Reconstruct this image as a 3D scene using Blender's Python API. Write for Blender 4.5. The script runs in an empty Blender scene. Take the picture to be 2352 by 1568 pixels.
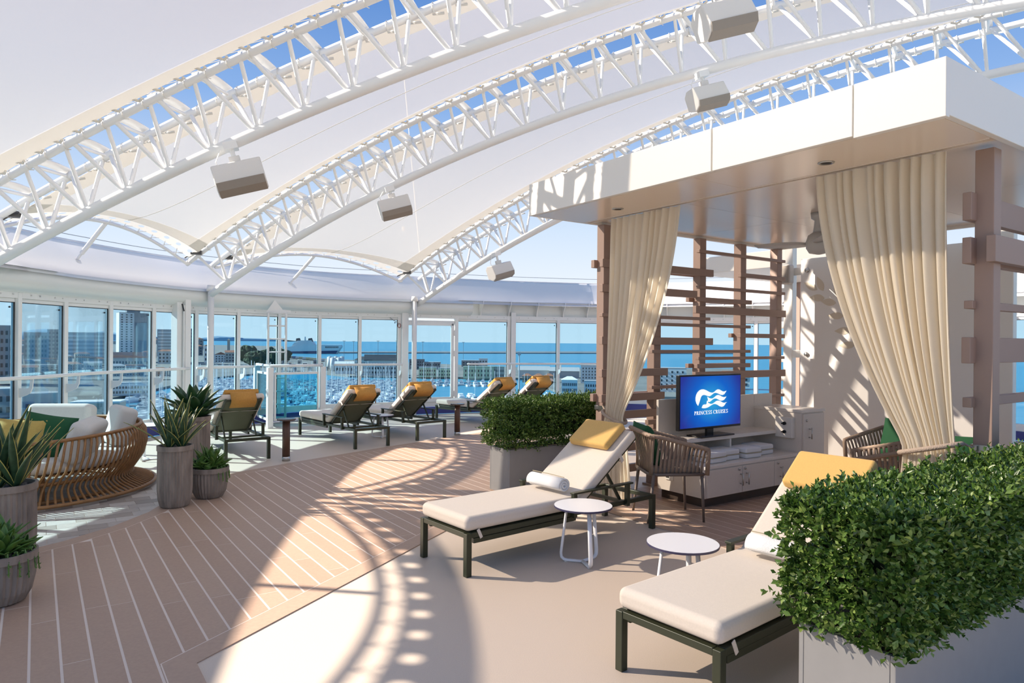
import bpy, bmesh, math, random
import numpy as np
from mathutils import Vector, Matrix, noise
random.seed(7)
rng = np.random.default_rng(7)
R = math.radians
SC = bpy.context.scene
COL = SC.collection

# ------------------------------------------------------------------ camera, sky, sun, exposure
FPX, CX, CY, ROLL, EYE = 1568.0, 1176.0, 784.0, 0.0085, 1.55
cd = bpy.data.cameras.new('camera'); cam = bpy.data.objects.new('camera', cd); COL.objects.link(cam)
cd.sensor_width = 36.0; cd.lens = 36.0 * FPX / 2352.0; cd.clip_start = 0.05; cd.clip_end = 20000
cam.matrix_world = Matrix.Translation((0, 0, EYE)) @ Matrix.Rotation(ROLL, 4, 'Y').inverted() @ Matrix.Rotation(R(90), 4, 'X')
SC.camera = cam
SUN_ALT, SUN_AZ = R(33.5), Vector((-1.0, 0.15, 0)).normalized()      # direction towards the sun
sun_dir = Vector((SUN_AZ.x * math.cos(SUN_ALT), SUN_AZ.y * math.cos(SUN_ALT), math.sin(SUN_ALT)))
sd = bpy.data.lights.new('sun', 'SUN'); sd.energy = 12.0; sd.angle = R(0.6); sd.color = (1.0, 0.885, 0.76)
sun = bpy.data.objects.new('sun', sd); COL.objects.link(sun); sun.location = (-30, 5, 25)
sun.rotation_euler = sun_dir.to_track_quat('Z', 'Y').to_euler()
w = bpy.data.worlds.new('world'); SC.world = w; w.use_nodes = True
nt = w.node_tree; nt.nodes.clear()
wo = nt.nodes.new('ShaderNodeOutputWorld'); bg = nt.nodes.new('ShaderNodeBackground')
tcw = nt.nodes.new('ShaderNodeTexCoord'); sep = nt.nodes.new('ShaderNodeSeparateXYZ'); ramp = nt.nodes.new('ShaderNodeValToRGB')
nt.links.new(tcw.outputs['Generated'], sep.inputs[0]); nt.links.new(sep.outputs['Z'], ramp.inputs[0])       # clear sky by elevation only
els = [(0.0, (0.93, 0.94, 0.96)), (0.05, (0.86, 0.91, 0.97)), (0.16, (0.63, 0.76, 0.93)), (0.32, (0.25, 0.43, 0.78)), (0.48, (0.09, 0.235, 0.60)), (1.0, (0.06, 0.15, 0.40))]
while len(ramp.color_ramp.elements) < len(els): ramp.color_ramp.elements.new(0.5)
for e, (p_, c_) in zip(ramp.color_ramp.elements, els): e.position = p_; e.color = (*c_, 1)
nt.links.new(ramp.outputs[0], bg.inputs[0]); bg.inputs['Strength'].default_value = 1.0; nt.links.new(bg.outputs[0], wo.inputs[0])
vs = SC.view_settings; vs.view_transform = 'Standard'; vs.look = 'None'; vs.exposure = 0.10; vs.gamma = 1.0; vs.use_curve_mapping = False
SC.cycles.max_bounces = 10; SC.cycles.transparent_max_bounces = 24; SC.cycles.diffuse_bounces = 5
SC.cycles.caustics_reflective = False; SC.cycles.caustics_refractive = False

# ------------------------------------------------------------------ helpers
def at(px, py, Y):                       # where a line of sight meets the vertical plane at distance Y
    dx, dy = px - CX, py - CY
    a, b = dx + ROLL * dy, dy - ROLL * dx
    return Vector((a * Y / FPX, Y, EYE - b * Y / FPX))
def gnd(px, py, z=0.0):
    dx, dy = px - CX, py - CY
    a, b = dx + ROLL * dy, dy - ROLL * dx
    Y = FPX * (EYE - z) / b
    return Vector((a * Y / FPX, Y, z))

MATS = {}
def mat(name, col, rough=0.6, metal=0.0, var=0.0, vscale=8.0, bump=0.0, bscale=60.0, spec=0.5, detail=4.0, stretch=None, trans=0.0, sheen=0.0):
    if name in MATS: return MATS[name]
    m = bpy.data.materials.new(name); m.use_nodes = True
    n = m.node_tree; p = n.nodes['Principled BSDF']
    c = (col[0], col[1], col[2], 1)
    p.inputs['Base Color'].default_value = c; p.inputs['Roughness'].default_value = rough
    p.inputs['Metallic'].default_value = metal; p.inputs['Specular IOR Level'].default_value = spec
    if sheen: p.inputs['Sheen Weight'].default_value = sheen
    if var or bump:
        tc = n.nodes.new('ShaderNodeTexCoord'); mp = n.nodes.new('ShaderNodeMapping')
        if stretch: mp.inputs['Scale'].default_value = stretch
        n.links.new(tc.outputs['Object'], mp.inputs[0])
    if var:
        t = n.nodes.new('ShaderNodeTexNoise'); t.inputs['Scale'].default_value = vscale; t.inputs['Detail'].default_value = detail
        n.links.new(mp.outputs[0], t.inputs['Vector'])
        r = n.nodes.new('ShaderNodeMapRange'); r.inputs['From Min'].default_value = 0.3; r.inputs['From Max'].default_value = 0.7
        r.inputs['To Min'].default_value = 1 - var; r.inputs['To Max'].default_value = 1 + var
        n.links.new(t.outputs['Fac'], r.inputs['Value'])
        mx = n.nodes.new('ShaderNodeMix'); mx.data_type = 'RGBA'; mx.blend_type = 'MULTIPLY'; mx.inputs['Factor'].default_value = 1
        mx.inputs['A'].default_value = c; n.links.new(r.outputs[0], mx.inputs['B'])
        n.links.new(mx.outputs['Result'], p.inputs['Base Color'])
    if bump:
        t2 = n.nodes.new('ShaderNodeTexNoise'); t2.inputs['Scale'].default_value = bscale; t2.inputs['Detail'].default_value = 3
        n.links.new(mp.outputs[0], t2.inputs['Vector'])
        b = n.nodes.new('ShaderNodeBump'); b.inputs['Strength'].default_value = bump; b.inputs['Distance'].default_value = 0.01
        n.links.new(t2.outputs['Fac'], b.inputs['Height']); n.links.new(b.outputs[0], p.inputs['Normal'])
    if trans:
        tr = n.nodes.new('ShaderNodeBsdfTranslucent'); tr.inputs[0].default_value = c
        ms = n.nodes.new('ShaderNodeMixShader'); ms.inputs[0].default_value = trans
        out = n.nodes['Material Output']
        n.links.new(p.outputs[0], ms.inputs[1]); n.links.new(tr.outputs[0], ms.inputs[2]); n.links.new(ms.outputs[0], out.inputs[0])
    MATS[name] = m
    return m
def mat_membrane(name, col, transp, transl):
    m = bpy.data.materials.new(name); m.use_nodes = True; n = m.node_tree; n.nodes.clear()
    out = n.nodes.new('ShaderNodeOutputMaterial')
    d = n.nodes.new('ShaderNodeBsdfDiffuse'); d.inputs[0].default_value = (*col, 1)
    t = n.nodes.new('ShaderNodeBsdfTranslucent'); t.inputs[0].default_value = (*col, 1)
    tp = n.nodes.new('ShaderNodeBsdfTransparent'); tp.inputs[0].default_value = (1, 0.97, 0.93, 1)
    a = n.nodes.new('ShaderNodeMixShader'); a.inputs[0].default_value = transl
    b = n.nodes.new('ShaderNodeMixShader'); b.inputs[0].default_value = transp
    n.links.new(d.outputs[0], a.inputs[1]); n.links.new(t.outputs[0], a.inputs[2])
    n.links.new(a.outputs[0], b.inputs[1]); n.links.new(tp.outputs[0], b.inputs[2]); n.links.new(b.outputs[0], out.inputs[0])
    MATS[name] = m
    return m
def mat_glass(name, tint, refl=1.0):
    m = bpy.data.materials.new(name); m.use_nodes = True; n = m.node_tree; n.nodes.clear()
    out = n.nodes.new('ShaderNodeOutputMaterial')
    tp = n.nodes.new('ShaderNodeBsdfTransparent'); tp.inputs[0].default_value = (*tint, 1)
    g = n.nodes.new('ShaderNodeBsdfGlossy'); g.inputs['Roughness'].default_value = 0.02; g.inputs[0].default_value = (1, 1, 1, 1)
    fr = n.nodes.new('ShaderNodeFresnel'); fr.inputs[0].default_value = 1.35
    mu = n.nodes.new('ShaderNodeMath'); mu.operation = 'MULTIPLY'; mu.inputs[1].default_value = refl
    ms = n.nodes.new('ShaderNodeMixShader')
    n.links.new(fr.outputs[0], mu.inputs[0]); n.links.new(mu.outputs[0], ms.inputs[0])
    n.links.new(tp.outputs[0], ms.inputs[1]); n.links.new(g.outputs[0], ms.inputs[2]); n.links.new(ms.outputs[0], out.inputs[0])
    MATS[name] = m
    return m

class MB:
    """collects shapes into one mesh"""
    def __init__(s): s.v = []; s.f = []; s.mi = []; s.cur = 0
    def add(s, vs, fs):
        o = len(s.v); s.v += [tuple(x) for x in vs]
        for f in fs: s.f.append(tuple(i + o for i in f)); s.mi.append(s.cur)
        return s
    def box(s, c, size, rz=0.0, M=None):
        x, y, z = size[0] / 2, size[1] / 2, size[2] / 2
        P = [Vector((i, j, k)) for i in (-x, x) for j in (-y, y) for k in (-z, z)]
        if rz: m = Matrix.Rotation(rz, 3, 'Z'); P = [m @ p for p in P]
        if M is not None: P = [M @ p for p in P]
        else: P = [p + Vector(c) for p in P]
        return s.add(P, [(0, 1, 3, 2), (4, 6, 7, 5), (0, 4, 5, 1), (2, 3, 7, 6), (0, 2, 6, 4), (1, 5, 7, 3)])
    def bar(s, a, b, wd, ht, up=(0, 0, 1)):
        a, b = Vector(a), Vector(b); d = (b - a).normalized(); sd_ = d.cross(Vector(up))
        if sd_.length < 1e-4: sd_ = d.cross(Vector((1, 0, 0)))
        sd_.normalize(); u = sd_.cross(d)
        P = [q + sd_ * (i * wd / 2) + u * (j * ht / 2) for q in (a, b) for i in (-1, 1) for j in (-1, 1)]
        return s.add(P, [(0, 2, 3, 1), (4, 5, 7, 6), (0, 1, 5, 4), (2, 6, 7, 3), (0, 4, 6, 2), (1, 3, 7, 5)])
    def cyl(s, a, b, r, n=10, r2=None, caps=True):
        a, b = Vector(a), Vector(b); r2 = r if r2 is None else r2
        d = (b - a).normalized(); x = d.orthogonal().normalized(); y = d.cross(x)
        P = []
        for q, rr in ((a, r), (b, r2)):
            for i in range(n):
                t = 2 * math.pi * i / n; P.append(q + x * (math.cos(t) * rr) + y * (math.sin(t) * rr))
        F = [(i, (i + 1) % n, n + (i + 1) % n, n + i) for i in range(n)]
        if caps: F += [tuple(range(n - 1, -1, -1)), tuple(range(n, 2 * n))]
        return s.add(P, F)
    def tube(s, pts, r, n=8, closed=False, radii=None, flat=1.0):
        pts = [Vector(p) for p in pts]; m = len(pts); P = []; F = []
        prev = None
        for i, p in enumerate(pts):
            if closed: d = pts[(i + 1) % m] - pts[i - 1]
            else: d = pts[min(i + 1, m - 1)] - pts[max(i - 1, 0)]
            d.normalize()
            if prev is None:
                x = d.cross(Vector((0, 0, 1)))
                if x.length < 0.05: x = d.cross(Vector((1, 0, 0)))
            else:
                x = prev - d * prev.dot(d)
            x.normalize(); prev = x; y = d.cross(x)
            rr = radii[i] if radii else r
            for k in range(n):
                t = 2 * math.pi * k / n; P.append(p + x * (math.cos(t) * rr) + y * (math.sin(t) * rr * flat))
        seg = m if closed else m - 1
        for i in range(seg):
            j = (i + 1) % m
            for k in range(n): F.append((i * n + k, i * n + (k + 1) % n, j * n + (k + 1) % n, j * n + k))
        if not closed: F += [tuple(range(n - 1, -1, -1)), tuple((m - 1) * n + k for k in range(n))]
        return s.add(P, F)
    def lathe(s, prof, n=24, c=(0, 0, 0), rfun=None):
        P = []; F = []
        for (r, z) in prof:
            for k in range(n):
                t = 2 * math.pi * k / n; rr = r * (rfun(k, z) if rfun else 1)
                P.append((c[0] + rr * math.cos(t), c[1] + rr * math.sin(t), c[2] + z))
        for i in range(len(prof) - 1):
            for k in range(n): F.append((i * n + k, i * n + (k + 1) % n, (i + 1) * n + (k + 1) % n, (i + 1) * n + k))
        F += [tuple(range(n - 1, -1, -1)), tuple((len(prof) - 1) * n + k for k in range(n))]
        return s.add(P, F)
    def prism(s, poly, z0, z1):
        n = len(poly); P = [(x, y, z0) for x, y in poly] + [(x, y, z1) for x, y in poly]
        return s.add(P, [tuple(range(n - 1, -1, -1)), tuple(range(n, 2 * n))] + [(i, (i + 1) % n, n + (i + 1) % n, n + i) for i in range(n)])
    def plate(s, poly3, nrm, th):
        n = len(poly3); k = Vector(nrm).normalized() * th / 2
        P = [Vector(p) - k for p in poly3] + [Vector(p) + k for p in poly3]
        return s.add(P, [tuple(range(n - 1, -1, -1)), tuple(range(n, 2 * n))] + [(i, (i + 1) % n, n + (i + 1) % n, n + i) for i in range(n)])
    def grid(s, rows):
        m, n = len(rows), len(rows[0])
        return s.add([p for r in rows for p in r], [(i * n + j, i * n + j + 1, (i + 1) * n + j + 1, (i + 1) * n + j) for i in range(m - 1) for j in range(n - 1)])
    def mesh(s, name, mats, smooth=False):
        me = bpy.data.meshes.new(name); me.from_pydata(s.v, [], s.f)
        for m in (mats if isinstance(mats, (list, tuple)) else [mats]): me.materials.append(m)
        if max(s.mi, default=0): me.polygons.foreach_set('material_index', s.mi)
        if smooth: me.polygons.foreach_set('use_smooth', [True] * len(me.polygons))
        me.update(); return me
    def build(s, name, mats, parent=None, smooth=False, bevel=0, seg=2, loc=None, rot=None):
        o = obj(name, s.mesh(name, mats, smooth), parent, loc, rot)
        if bevel: bev(o, bevel, seg)
        return o
def bev(o, wd, seg=2, smooth=True):
    b = o.modifiers.new('bevel', 'BEVEL'); b.width = wd; b.segments = seg; b.limit_method = 'ANGLE'; b.angle_limit = R(40)
    if smooth: o.data.polygons.foreach_set('use_smooth', [True] * len(o.data.polygons)); b.harden_normals = True
def obj(name, me, parent=None, loc=None, rot=None):
    o = bpy.data.objects.new(name, me); COL.objects.link(o)
    if parent: o.parent = parent
    if loc is not None: o.location = loc
    if rot is not None: o.rotation_euler = rot
    return o
def tag(o, label=None, cat=None, group=None, kind=None):
    if label: o['label'] = label
    if cat: o['category'] = cat
    if group: o['group'] = group
    if kind: o['kind'] = kind
    return o
def thing(name, label, cat, loc=(0, 0, 0), rz=0.0, group=None):
    o = obj(name, None, None, loc, (0, 0, rz)); o.empty_display_size = 0.1
    return tag(o, label, cat, group)
def struct(name, loc=(0, 0, 0)):
    o = obj(name, None, None, loc); o.empty_display_size = 0.1
    return tag(o, kind='structure')
def copy_tree(o, parent=None):
    c = o.copy(); COL.objects.link(c); c.parent = parent
    for ch in list(o.children): copy_tree(ch, c)
    return c
UNIT = {}
def unit_cyl(m, n=10):
    k = (m.name, n)
    if k not in UNIT:
        UNIT[k] = MB().cyl((0, 0, 0), (0, 0, 1), 1, n, caps=True).mesh('strut', m, True)
    return UNIT[k]
def strut(name, a, b, r, m, parent=None, n=10):
    a, b = Vector(a), Vector(b); d = b - a
    o = obj(name, unit_cyl(m, n), parent)
    o.matrix_local = Matrix.Translation(a) @ d.to_track_quat('Z', 'Y').to_matrix().to_4x4() @ Matrix.Diagonal((r, r, d.length, 1))
    return o
def npmesh(name, V, F, m, smooth=False):
    me = bpy.data.meshes.new(name); V = np.asarray(V, np.float32); F = np.asarray(F, np.int32)
    me.vertices.add(len(V)); me.vertices.foreach_set('co', V.ravel())
    k = F.shape[1]; me.loops.add(F.size); me.loops.foreach_set('vertex_index', F.ravel())
    me.polygons.add(len(F)); me.polygons.foreach_set('loop_start', np.arange(0, F.size, k, dtype=np.int32)); me.polygons.foreach_set('loop_total', np.full(len(F), k, np.int32))
    if smooth: me.polygons.foreach_set('use_smooth', np.ones(len(F), bool))
    me.materials.append(m); me.update(calc_edges=True); me.validate(); return me
def clip_poly(poly, inside_fns):
    for fn in inside_fns:
        out = []
        for i in range(len(poly)):
            a, b = poly[i - 1], poly[i]; da, db = fn(a), fn(b)
            if (da >= 0) != (db >= 0):
                t = da / (da - db); out.append((a[0] + (b[0] - a[0]) * t, a[1] + (b[1] - a[1]) * t))
            if db >= 0: out.append(b)
        poly = out
        if len(poly) < 3: return []
    clean = []
    for p in poly:
        if not clean or (abs(p[0] - clean[-1][0]) + abs(p[1] - clean[-1][1])) > 1e-5: clean.append(p)
    return clean
def area(p): return 0.5 * sum(p[i - 1][0] * p[i][1] - p[i][0] * p[i - 1][1] for i in range(len(p)))

# ------------------------------------------------------------------ materials
WHITE = mat('white paint', (0.80, 0.80, 0.79), 0.35)
WHITE_T = mat('truss paint', (0.86, 0.86, 0.85), 0.3)
ALU = mat('white frame', (0.80, 0.81, 0.80), 0.4)
FASCIA = mat('fascia panel', (0.74, 0.77, 0.76), 0.22)
MEMB = mat_membrane('roof fabric', (0.77, 0.745, 0.715), 0.35, 0.235)
FLAP = mat_membrane('roof fabric hem', (0.80, 0.79, 0.75), 0.0, 0.30)
SKIRT = mat_membrane('skirt fabric', (0.80, 0.79, 0.81), 0.0, 0.17)
GLASS = mat_glass('tinted glass', (0.70, 0.865, 0.945), 0.55)
TEAL = mat_glass('teal glass', (0.46, 0.84, 0.92), 0.8)
FLOORM = mat('beige resin', (0.635, 0.53, 0.435), 0.5, var=0.07, vscale=220, bump=0.08, bscale=400)
BORDER = mat('deck border', (0.455, 0.315, 0.23), 0.55, var=0.05, vscale=40, stretch=(1, 1, 1))
CAULK = mat('deck caulk', (0.74, 0.62, 0.53), 0.6)
PLANKS = [mat('deck plank %d' % i, c, 0.52, var=0.05, vscale=60, bump=0.05, bscale=300) for i, c in enumerate([(0.45, 0.305, 0.218), (0.465, 0.32, 0.23), (0.44, 0.295, 0.21)])]
TILES = [mat('floor tile %d' % i, c, 0.5, var=0.06, vscale=30) for i, c in enumerate([(0.55, 0.50, 0.45), (0.46, 0.41, 0.37), (0.38, 0.33, 0.29), (0.50, 0.46, 0.42), (0.33, 0.285, 0.25)])]
NAVY = mat('navy paint', (0.05, 0.05, 0.22), 0.5)
OLIVE = mat('olive metal', (0.028, 0.034, 0.016), 0.38)
SLING = mat('sling mesh', (0.105, 0.115, 0.07), 0.7, bump=0.1, bscale=500)
CREAM = mat('cream cushion', (0.69, 0.615, 0.53), 0.85, var=0.03, vscale=120, bump=0.15, bscale=350, sheen=0.2)
YELLOW = mat('yellow cushion', (0.72, 0.44, 0.13), 0.85, var=0.06, vscale=140, bump=0.15, bscale=350, sheen=0.2)
OCHRE = mat('ochre towel', (0.56, 0.28, 0.065), 0.95, var=0.08, vscale=60, bump=0.3, bscale=300)
TOWEL = mat('white towel', (0.80, 0.80, 0.80), 0.95, bump=0.5, bscale=220)
LINE = mat('towel stripe', (0.42, 0.36, 0.24), 0.9)
TABLEW = mat('white laminate', (0.86, 0.86, 0.87), 0.3)
EDGE = mat('table edge', (0.05, 0.045, 0.10), 0.4)
WALNUT = mat('brown wood', (0.10, 0.048, 0.028), 0.45, var=0.2, vscale=6, stretch=(8, 8, 0.6))
BROWNM = mat('mushroom metal', (0.34, 0.235, 0.19), 0.5)
ROPE = mat('taupe strap', (0.30, 0.215, 0.155), 0.75, var=0.08, vscale=60)
CHAIRM = mat('taupe metal', (0.17, 0.13, 0.105), 0.45)
CURT = mat('curtain cloth', (0.88, 0.80, 0.66), 0.9, var=0.03, vscale=200, bump=0.1, bscale=300, trans=0.48)
CORD = mat('tieback rope', (0.42, 0.33, 0.26), 0.9, bump=0.6, bscale=120)
CABROOF = mat('cabana panel', (0.80, 0.77, 0.715), 0.35)
CABCEIL = mat('cabana ceiling', (0.80, 0.69, 0.58), 0.22, spec=0.6)
CABINET = mat('greige laminate', (0.72, 0.66, 0.59), 0.4, var=0.03, vscale=150)
COUNTER = mat('pale worktop', (0.78, 0.73, 0.67), 0.25)
KICK = mat('dark plinth', (0.06, 0.042, 0.033), 0.4)
STEEL = mat('brushed steel', (0.55, 0.54, 0.52), 0.3, metal=1.0)
BLACK = mat('black plastic', (0.012, 0.012, 0.014), 0.25)
DARK = mat('dark recess', (0.03, 0.03, 0.03), 0.7)
GREEN = mat('green pillow', (0.01, 0.085, 0.03), 0.85, bump=0.1, bscale=300)
MUSTARD = mat('mustard pillow', (0.50, 0.36, 0.10), 0.85, var=0.05, vscale=60)
SOFAC = mat('sofa cushion', (0.64, 0.62, 0.585), 0.9, var=0.04, vscale=160, bump=0.2, bscale=300)
RATTAN = mat('rattan cane', (0.30, 0.145, 0.05), 0.45, var=0.15, vscale=20)
CONC = mat('ribbed concrete', (0.27, 0.225, 0.188), 0.8, var=0.30, vscale=5, bump=0.15, bscale=90, stretch=(3, 3, 0.8))
PEBBLE = mat('grey pebbles', (0.10, 0.095, 0.09), 0.7, var=0.3, vscale=14)
PLANTER = mat('grey planter', (0.30, 0.298, 0.295), 0.55, var=0.03, vscale=10)
LEAF1 = mat('snake leaf', (0.035, 0.085, 0.04), 0.4, var=0.3, vscale=20)
LEAFE = mat('snake leaf edge', (0.55, 0.50, 0.14), 0.5)
LEAF2 = mat('agave leaf', (0.025, 0.075, 0.025), 0.38, var=0.25, vscale=12)
LEAF3 = mat('succulent leaf', (0.10, 0.20, 0.04), 0.4, var=0.3, vscale=15)
HEDGE = [mat('hedge leaf %d' % i, c, 0.33, trans=0.18) for i, c in enumerate([(0.075, 0.155, 0.024), (0.14, 0.24, 0.045), (0.26, 0.36, 0.09), (0.035, 0.085, 0.016)])]
CORE = mat('hedge inner shade', (0.012, 0.022, 0.008), 0.9)
SPK = mat('speaker body', (0.74, 0.72, 0.69), 0.5)
GRILLE = mat('speaker grille', (0.30, 0.26, 0.22), 0.6, bump=0.3, bscale=500)
# screen print: radial blue glow
def mat_screen():
    m = bpy.data.materials.new('screen picture'); m.use_nodes = True; n = m.node_tree; n.nodes.clear()
    out = n.nodes.new('ShaderNodeOutputMaterial'); em = n.nodes.new('ShaderNodeEmission'); gl = n.nodes.new('ShaderNodeBsdfGlossy')
    gl.inputs['Roughness'].default_value = 0.08; ad = n.nodes.new('ShaderNodeMixShader'); ad.inputs[0].default_value = 0.04
    tc = n.nodes.new('ShaderNodeTexCoord'); mp = n.nodes.new('ShaderNodeMapping'); mp.inputs['Scale'].default_value = (2.0, 1, 2.4)
    gr = n.nodes.new('ShaderNodeTexGradient'); gr.gradient_type = 'SPHERICAL'
    cr = n.nodes.new('ShaderNodeValToRGB'); cr.color_ramp.elements[0].color = (0.018, 0.035, 0.30, 1); cr.color_ramp.elements[1].color = (0.03, 0.40, 0.74, 1)
    e = cr.color_ramp.elements.new(0.45); e.color = (0.003, 0.12, 0.58, 1)
    n.links.new(tc.outputs['Object'], mp.inputs[0]); n.links.new(mp.outputs[0], gr.inputs[0]); n.links.new(gr.outputs['Fac'], cr.inputs[0])
    n.links.new(cr.outputs[0], em.inputs[0]); em.inputs[1].default_value = 0.95
    n.links.new(em.outputs[0], ad.inputs[1]); n.links.new(gl.outputs[0], ad.inputs[2]); n.links.new(ad.outputs[0], out.inputs[0]); return m
SCREEN = mat_screen()
LOGO = bpy.data.materials.new('screen logo'); LOGO.use_nodes = True
_n = LOGO.node_tree; _n.nodes.clear(); _o = _n.nodes.new('ShaderNodeOutputMaterial'); _e = _n.nodes.new('ShaderNodeEmission'); _e.inputs[0].default_value = (0.93, 0.95, 0.96, 1); _n.links.new(_e.outputs[0], _o.inputs[0])

# ------------------------------------------------------------------ the ring of windows
K = 0.43 / 0.40
MUL = [(-5.68, 7.81), (-5.66, 8.60), (-5.53, 9.35), (-5.34, 10.12), (-5.04, 10.85), (-4.62, 11.48), (-4.13, 12.07), (-3.56, 12.60), (-2.90, 12.99), (-2.20, 13.26), (-1.13, 13.74), (-0.08, 14.18), (0.97, 14.47), (1.93, 14.66)]
MUL = [Vector((x * K, y * K, 0)) for x, y in MUL]
RC = Vector((1.44, 7.79, 0)); RR = 7.73
def arc_from(p, sgn, step, n):
    out = []; a = math.atan2(p.y - RC.y, p.x - RC.x); r = (p - RC).length
    for i in range(1, n + 1):
        aa = a + sgn * step * i / RR; rr = r + (RR - r) * min(1, i / 6)
        out.append(RC + Vector((math.cos(aa) * rr, math.sin(aa) * rr, 0)))
    return out
left = [Vector((MUL[0].x - 0.02 - 0.42 * (1 - math.exp(-(8.4 - y) / 1.2)), y, 0)) for y in [8.396 - 0.84 * k for k in range(1, 13)]]; right = arc_from(MUL[-1], -1, 1.1, 8)  # unseen left wall bowed outward to shape the sunlit patch on the floor
NODES = left[::-1] + MUL + right; N0 = len(left)          # index of the mullion at the left edge of the picture
def cr(p0, p1, p2, p3, t):
    return 0.5 * ((2 * p1) + (p2 - p0) * t + (2 * p0 - 5 * p1 + 4 * p2 - p3) * t * t + (3 * p1 - p0 - 3 * p2 + p3) * t ** 3)
def ring_at(x):
    x = max(0.0, min(len(NODES) - 1.0001, x)); i = int(x); g = lambda k: NODES[max(0, min(len(NODES) - 1, k))]
    return cr(g(i - 1), g(i), g(i + 1), g(i + 2), x - i)
def ring_in(x):                                             # unit vector pointing into the deck
    d = (ring_at(x + 0.05) - ring_at(x - 0.05)).normalized(); return Vector((d.y, -d.x, 0))
def ring_pt(x, inward=0.0, z=0.0):
    p = ring_at(x) + ring_in(x) * inward; return Vector((p.x, p.y, z))
def ring_strip(xs, prof):                                   # prof: list of (inward, z)
    return [[ring_pt(x, a, z) for x in xs] for a, z in prof]
def sk_in(x):                                               # keeps the unseen near-left skirt inboard of the bowed wall, shaping the floor light
    if x >= N0: return 0.0
    d_ = 8.4 - ring_at(x).y; return 0.026 * d_ * d_ + 0.42 * (1 - math.exp(-d_ / 1.2))
XS = [i * 0.25 for i in range(int((len(NODES) - 1) * 4) + 1)]

# floor slab
floor = struct('floor')
outline = [ring_pt(x, 0.12) for x in XS]
poly = [(p.x, p.y) for p in outline] + [(9.5, 8.0), (9.5, -6.5), (-3.8, -6.5)]
if area(poly) < 0: poly = poly[::-1]
MB().prism(poly, -0.12, 0.0).build('deck_slab', FLOORM, floor)

CAB_O = Vector((0.15, 6.53, 0)); CAB_A = R(34.9)
UD = Vector((math.cos(CAB_A), math.sin(CAB_A), 0)); VD = Vector((-math.sin(CAB_A), math.cos(CAB_A), 0))
def cab(u, v, z=0.0): p = CAB_O + UD * u + VD * v; return Vector((p.x, p.y, z))
def to_uv(p): d = Vector((p[0], p[1], 0)) - CAB_O; return (d.dot(UD), d.dot(VD))

def offset_poly(poly, d):
    n = len(poly); out = []
    for i in range(n):
        a, b, c = Vector(poly[i - 1]), Vector(poly[i]), Vector(poly[(i + 1) % n])
        n1 = Vector(((b - a).y, -(b - a).x)).normalized(); n2 = Vector(((c - b).y, -(c - b).x)).normalized()
        k = (n1 + n2); k = k / max(0.35, k.dot(n1)) if k.length > 1e-6 else n1
        out.append(tuple(b + k * d))
    return out
zone = [(-1.65, 3.24), (-1.26, 4.17), (-0.73, 5.44), (-0.05, 7.06), (0.6, 8.6), (0.9, 10.2), (0.35, 12.4), (-0.85, 10.95), (-1.75, 9.76), (-2.59, 8.59), (-3.19, 7.65), (-3.18, 6.9),
        (-3.08, 6.08), (-3.13, 5.58), (-3.26, 5.14), (-3.41, 4.85), (-3.72, 4.45), (-4.2, 4.0), (-4.7, 3.3), (-4.9, 2.4), (-4.6, 1.4), (-0.35, 1.37)]
if area(zone) < 0: zone = zone[::-1]
MB().prism(offset_poly(zone, 0.14), 0.0, 0.0060).build('deck_border', BORDER, floor)
MB().prism(zone, 0.0, 0.0063).build('deck_caulk', CAULK, floor)
def lay_planks(poly_uv, wd, gap, parent, name, matl, z, seg=(1.15, 1.6), u_off=0.0):
    us = [p[0] for p in poly_uv]; vs_ = [p[1] for p in poly_uv]; cnt = 0
    k0 = math.floor(min(us) / wd) - 1; k1 = math.ceil(max(us) / wd) + 1
    for k in range(k0, k1):
        ua, ub = k * wd + u_off + gap / 2, (k + 1) * wd + u_off - gap / 2
        v = min(vs_) - random.random() * 1.2
        while v < max(vs_):
            L = random.uniform(*seg); va, vb = v + gap / 4, v + L - gap / 4; v += L
            q = clip_poly(poly_uv, [lambda p: p[0] - ua, lambda p: ub - p[0], lambda p: p[1] - va, lambda p: vb - p[1]])
            if len(q) < 3 or abs(area(q)) < 0.002: continue
            if area(q) < 0: q = q[::-1]
            pts = [cab(a, b) for a, b in q]
            MB().prism([(p.x, p.y) for p in pts], 0.0, z).build(name, random.choice(matl), parent); cnt += 1
    return cnt
zuv = [to_uv(p) for p in offset_poly(zone, -0.006)]
n1 = lay_planks(zuv, 0.125, 0.012, floor, 'deck_plank', PLANKS, 0.0068)
cz = [(0.42, -3.6), (3.9, -3.6), (3.9, -0.1), (0.42, -0.1)]
MB().prism([(cab(a, b).x, cab(a, b).y) for a, b in cz], 0.0, 0.0063).build('deck_caulk', CAULK, floor)
n2 = lay_planks(cz, 0.125, 0.009, floor, 'deck_plank', PLANKS, 0.0068, (1.5, 2.2), 0.03)
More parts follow.
